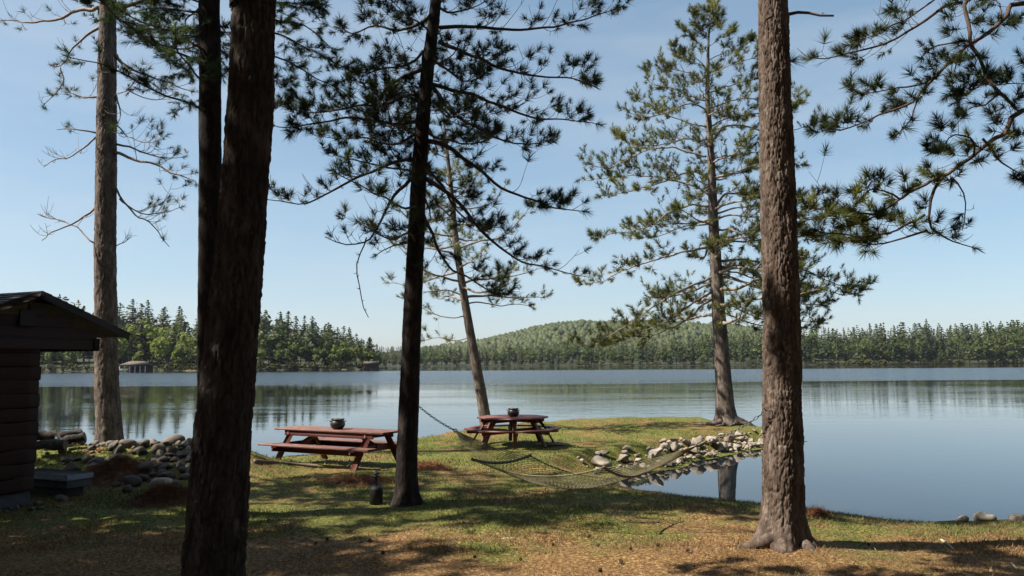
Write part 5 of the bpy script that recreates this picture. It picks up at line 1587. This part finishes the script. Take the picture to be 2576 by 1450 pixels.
def stick(pix, r_, label, mat='deadwood'):
    pts = [gp(x, y) + np.array([0, 0, r_ * .8]) for x, y in pix]
    c = catmull(pts, .05)
    V, P = tube(c, np.linspace(r_, r_ * .5, len(c)), 6)
    c0 = pts[0]
    o = link('stick', mesh('stick', V - c0, P, M[mat], smooth_=True), None, c0)
    tag(o, label, 'stick')
stick([(2368, 1362), (2384, 1372), (2400, 1386)], .017, 'pale bleached stick on the grass at the lower right')
stick([(2545, 1420), (2560, 1436)], .013, 'short pale stick in the lower right corner')
stick([(1262, 1357), (1300, 1356)], .009, 'thin pale twig on the ground below the middle pine')
stick([(640, 1166), (730, 1172), (820, 1178), (890, 1182)], .045, 'long weathered timber lying in the grass before the long table', 'cutwood')

# ------------------------------------------------------------------ picnic tables
def picnic_rect():
    # front bench ends fix the place: right end nearer than the left
    ax = unit(np.array([.875, -.484, 0])); ay = np.cross(UP, ax)
    c = px(850, 1162, 17.3); zg = hz(c[0], c[1]) - .005; c[2] = zg
    root = empty('picnic_table', c, 'long reddish brown picnic table with attached benches and a pot', 'table')
    def P(u, v, z): return c + ax * u + ay * v + UP * z
    Lh = 1.48
    for k in range(5):
        v = (k - 2) * .152
        MB().add(*beam(P(-Lh, v, .735), P(Lh, v, .735), .147, .038)).part('tabletop_plank', M['red_wood_b'], root)
    for sg in (-1, 1):
        for k in range(2):
            v = sg * .70 + (k - .5) * .146
            MB().add(*beam(P(-Lh, v, .44), P(Lh, v, .44), .14, .038)).part('seat_plank', M['red_wood_b'], root)
        MB().add(*beam(P(-Lh + .28, sg * .70, .36), P(Lh - .28, sg * .70, .36), .038, .12)).part('seat_apron', M['red_wood'], root)
        MB().add(*beam(P(-Lh + .28, sg * .33, .66), P(Lh - .28, sg * .33, .66), .036, .11)).part('table_apron', M['red_wood'], root)
    for u in (-1.05, 1.05):
        for sg in (-1, 1):
            MB().add(*beam(P(u, sg * .28, .70), P(u, sg * .78, 0), .042, .15, ax)).part('leg', M['red_wood'], root)
        MB().add(*beam(P(u - .044, -.82, .40), P(u - .044, .82, .40), .04, .13)).part('cross_brace', M['red_wood'], root)
        MB().add(*beam(P(u - .044, -.36, .66), P(u - .044, .36, .66), .04, .1)).part('cross_brace', M['red_wood'], root)
        MB().add(*beam(P(u, 0, .40), P(u * .45, 0, .70), .09, .04, ay)).part('diagonal_brace', M['red_wood'], root)
    return P(.05, -.08, .7545), P
pot1, _ = picnic_rect()

def clip_strip(poly, lo, hi):
    def cut(pl, s, v):
        out = []
        for i in range(len(pl)):
            p, q = pl[i], pl[(i + 1) % len(pl)]
            ip, iq = s * (p[1] - v) >= 0, s * (q[1] - v) >= 0
            if ip: out.append(p)
            if ip != iq:
                t_ = (v - p[1]) / (q[1] - p[1]); out.append((p[0] + t_ * (q[0] - p[0]), v))
        return out
    pl = cut(poly, 1, lo)
    return cut(pl, -1, hi) if pl else pl

def prism(poly, z0, z1, T):
    n = len(poly)
    V = np.array([T(x, y, z0) for x, y in poly] + [T(x, y, z1) for x, y in poly])
    return V, [np.arange(n)[None, ::-1], (np.arange(n) + n)[None], np.array([[k, (k + 1) % n, n + (k + 1) % n, n + k] for k in range(n)])]

def picnic_oct():
    c = px(1290, 1104, 22.0); c[2] = hz(c[0], c[1]) - .005
    root = empty('octagonal_picnic_table', c, 'red octagonal picnic table with ring bench on the point', 'table')
    a0 = -math.pi / 2 + .06
    ca, sa = math.cos(.06), math.sin(.06)
    def T(x, y, z): return c + np.array([x, y, z])
    Rt, Ro, Ri = .97, 1.32, 1.06
    oc = [(Rt * math.cos(a0 + k * math.pi / 4), Rt * math.sin(a0 + k * math.pi / 4)) for k in range(8)]
    nb = 12; wdt = 2 * Rt / nb
    for k in range(nb):
        pl = clip_strip(oc, -Rt + k * wdt + .0015, -Rt + (k + 1) * wdt - .0015)
        if len(pl) > 2:
            part('tabletop_plank', *prism(pl, .71, .75, T), M['red_wood'], root)
    for k in range(8):
        a, b_ = a0 + k * math.pi / 4 + .003, a0 + (k + 1) * math.pi / 4 - .003
        pl = [(Ri * math.cos(a), Ri * math.sin(a)), (Ro * math.cos(a), Ro * math.sin(a)), (Ro * math.cos(b_), Ro * math.sin(b_)), (Ri * math.cos(b_), Ri * math.sin(b_))]
        part('seat_plank', *prism(pl, .41, .45, T), M['red_wood'], root)
        a = a0 + k * math.pi / 4
        d = np.array([math.cos(a), math.sin(a), 0]); side = np.array([-d[1], d[0], 0])
        MB().add(*beam(c + d * .72 + UP * .70, c + d * 1.14 + UP * 0.0, .045, .10, side)).part('leg', M['red_wood'], root)
        MB().add(*beam(c + d * .18 + side * .043 + UP * .36, c + d * 1.24 + side * .043 + UP * .36, .038, .09)).part('seat_rail', M['red_wood'], root)
        MB().add(*beam(c + d * .12 + side * .043 + UP * .655, c + d * .86 + side * .043 + UP * .655, .038, .09)).part('top_rail', M['red_wood'], root)
        V = np.array([c + d * .60 + UP * .70 + side * .02, c + d * .70 + UP * .70 + side * .02, c + d * .88 + UP * .40 + side * .02])
        mbb = np.vstack([V, V - side * .04])
        part('gusset', mbb, [np.array([[0, 1, 2], [5, 4, 3]]), np.array([[0, 3, 4, 1], [1, 4, 5, 2], [2, 5, 3, 0]])], M['red_wood'], root)
    return T(.02, -.1, .7515)
pot2 = picnic_oct()

def cauldron(c, s, label):
    root = empty('iron_pot', c, label, 'pot')
    prof = [(.05, .004), (.085, .006), (.125, .03), (.152, .075), (.158, .11), (.148, .15), (.13, .178), (.125, .19), (.137, .203), (.146, .212), (.146, .22), (.138, .222), (.122, .205), (.118, .19)]
    V, P = lathe([(r * s, z * s) for r, z in prof], c, 32)
    part('body', V, [P[0], P[1]], M['iron'], root, smooth_=True)
    n = 32
    th = np.arange(n) / n * 2 * np.pi
    rr = np.concatenate([np.zeros(1), np.full(n, .06), np.full(n, .121)]) * s
    V = np.vstack([[0, 0, .215]] + [[r * math.cos(a), r * math.sin(a), z] for r, z in ((.06, .212), (.121, .198)) for a in th]) * s
    V[1:, 2] += np.random.default_rng(2).uniform(-.012, .012, 2 * n) * s
    part('ash_fill', V + c, [np.array([[0, 1 + k, 1 + (k + 1) % n] for k in range(n)]), np.array([[1 + k, 1 + n + k, 1 + n + (k + 1) % n, 1 + (k + 1) % n] for k in range(n)])], M['ash'], root)
    for sg in (-1, 1):
        pts = [c + s * np.array([sg * (.146 + .03 * math.sin(t_)), .035 * math.cos(t_), .16 + .02 * math.sin(t_)]) for t_ in np.linspace(0, math.pi, 8)]
        part('ear_handle', *tube(pts, .008 * s, 6), M['iron'], root, smooth_=True)
    for k in range(3):
        a = k * 2.094 + .5
        part('foot', *tube([c + s * np.array([.09 * math.cos(a), .09 * math.sin(a), .02]), c + s * np.array([.1 * math.cos(a), .1 * math.sin(a), .0])], [.018 * s, .012 * s], 7), M['iron'], root, smooth_=True)
cauldron(np.array(pot1), 1.0, 'black iron pot standing on the long picnic table')
cauldron(np.array(pot2), 1.02, 'black iron pot standing on the octagonal picnic table')

# ------------------------------------------------------------------ garden lamp beside the middle pine
def lamp():
    c = gp(946, 1268)
    root = empty('garden_lamp', c, 'black tiered garden lamp on a dark round-shouldered canister', 'lamp')
    V, P = lathe([(.09, 0), (.1, .01), (.1, .21), (.095, .235), (.07, .262), (.035, .275)], c, 24); part('canister', V, P, M['canister'], root, smooth_=True)
    V, P = lathe([(.022, .27), (.016, .29), (.014, .33), (.018, .36), (.024, .40)], c, 14); part('stem', V, P, M['lamp_metal'], root, smooth_=True)
    V, P = lathe([(.026, .398), (.058, .403), (.06, .409), (.03, .414)], c, 20); part('lower_cap', V, P, M['lamp_metal'], root)
    V, P = lathe([(.036, .412), (.036, .44)], c, 18); part('lens', V, P, M['lamp_lens'], root, smooth_=True)
    V, P = lathe([(.055, .438), (.06, .444), (.048, .462), (.02, .474), (.008, .486), (.004, .492)], c, 20); part('upper_cap', V, P, M['lamp_metal'], root, smooth_=True)
lamp()

# ------------------------------------------------------------------ hammock
def hammock():
    A = px(1046, 1016, 12.15); B = px(1926, 1034, 9.15)
    root = empty('hammock', (A + B) / 2 - np.array([0, 0, 1.2]), 'olive rope hammock with wooden spreader bars slung between two pines', 'hammock')
    SL = px(1146, 1084, 11.6)                    # where the cords gather, left
    SR = px(1757, 1120, 9.75)                    # right
    LN, LF = px(1190, 1157, 10.75), px(1333, 1146, 11.75)
    RN, RF = px(1520, 1176, 9.75), px(1618, 1191, 10.45)
    def chain(p, q, sag, name='chain_link'):
        n = max(4, int(np.linalg.norm(q - p) / .052))
        t_ = np.linspace(0, 1, n + 1)
        C = p + (q - p) * t_[:, None] - UP * (sag * 4 * t_ * (1 - t_))[:, None]
        for k in range(n):
            m_ = (C[k] + C[k + 1]) / 2; d = unit(C[k + 1] - C[k]); s1 = unit(np.cross(d, UP)); s2 = np.cross(s1, d)
            s = s1 if k % 2 else s2
            th = np.linspace(0, 2 * np.pi, 13)
            pts = np.array([m_ + d * .034 * math.cos(a) + s * .015 * math.sin(a) for a in th])
            part('chain_link', *tube(pts, .0048, 5), M['steel'], root, smooth_=True)
        return C
    chain(A, SL, .03); chain(B, SR + (B - SR) * .12, .05)
    # hooks
    for p, d in ((A, -1), (B, 1)):
        pts = [p + np.array([d * .07, 0, .0]), p + np.array([d * .02, 0, .0]), p + np.array([-d * .012, 0, .02]), p + np.array([-d * .02, 0, .045])]
        part('hook', *tube(catmull(pts, .01), .007, 6), M['steel'], root, smooth_=True)
    def bar(n_, f_, sag):
        t_ = np.linspace(-.02, 1.02, 13); C = n_ + (f_ - n_) * t_[:, None] - UP * (sag * 4 * t_ * (1 - t_))[:, None]
        part('spreader_bar', *tube(C, .019, 8), M['bar'], root, smooth_=True)
        return lambda v: n_ + (f_ - n_) * v - UP * (sag * 4 * v * (1 - v))
    bl = bar(LN, LF, .07); br = bar(RN, RF, .07)
    nc = 15
    for bb, S_ in ((bl, SL), (br, SR)):
        for k in range(nc):
            v = (k + .5) / nc
            p = bb(v); t_ = np.linspace(0, 1, 6)
            C = S_ + (p - S_) * t_[:, None] - UP * (.03 * 4 * t_ * (1 - t_))[:, None]
            part('suspension_cord', *tube(C, .0042, 4), M['rope'], root, smooth_=True)
        part('gather_ring', *tube([S_ + .025 * np.array([math.cos(a), 0, math.sin(a)]) for a in np.linspace(0, 6.283, 12)], .006, 5), M['steel'], root, smooth_=True)
    part('suspension_cord', *tube([SR, SR + (B - SR) * .13], .012, 6), M['rope'], root, smooth_=True)
    # net: two families of zig-zag cords
    def srf(u, v):
        p = bl(v) * (1 - u) + br(v) * u
        return p - UP * (.25 * 4 * u * (1 - u) * (0.62 + .38 * math.sin(math.pi * v)))
    ns, nu = 15, 30
    TP = []
    for k in range(ns + 1):
        for ph in (0, 1):
            pts = []
            for j in range(nu + 1):
                u = j / nu; off = (.5 if (j + ph) % 2 else -.5) / ns * .92
                v = min(1, max(0, k / ns + off)); pts.append(srf(u, v))
            TP.append(pts)
    V, P = tubes(np.array(TP), np.full((len(TP), nu + 1), .0038), 3, cap=False)
    part('net', V, P, M['rope'], root, smooth_=True)
    for v in (0, 1):
        part('edge_rope', *tube([srf(u, v) for u in np.linspace(0, 1, 24)], .008, 6), M['rope'], root, smooth_=True)
hammock()

# ------------------------------------------------------------------ thin summer haze over the lake
def haze():
    m = bpy.data.materials.new('summer_haze'); m.use_nodes = True
    t = m.node_tree; t.nodes.clear()
    out = t.nodes.new('ShaderNodeOutputMaterial'); v = t.nodes.new('ShaderNodeVolumePrincipled')
    v.inputs['Color'].default_value = (0.78, 0.87, 1.0, 1); v.inputs['Density'].default_value = 0.000035; v.inputs['Anisotropy'].default_value = 0.2
    L(t, v.outputs[0], out.inputs['Volume'])
    x, y0, y1, z0, z1 = 4000, -240, 4000, -2.6, 155
    V = np.array([(-x, y0, z0), (x, y0, z0), (x, y1, z0), (-x, y1, z0), (-x, y0, z1), (x, y0, z1), (x, y1, z1), (-x, y1, z1)], float)
    o = link('haze', mesh('haze', V, [BOXF], m))
    tag(o, 'thin blue haze over the distant hills', None, None, 'stuff')
haze()
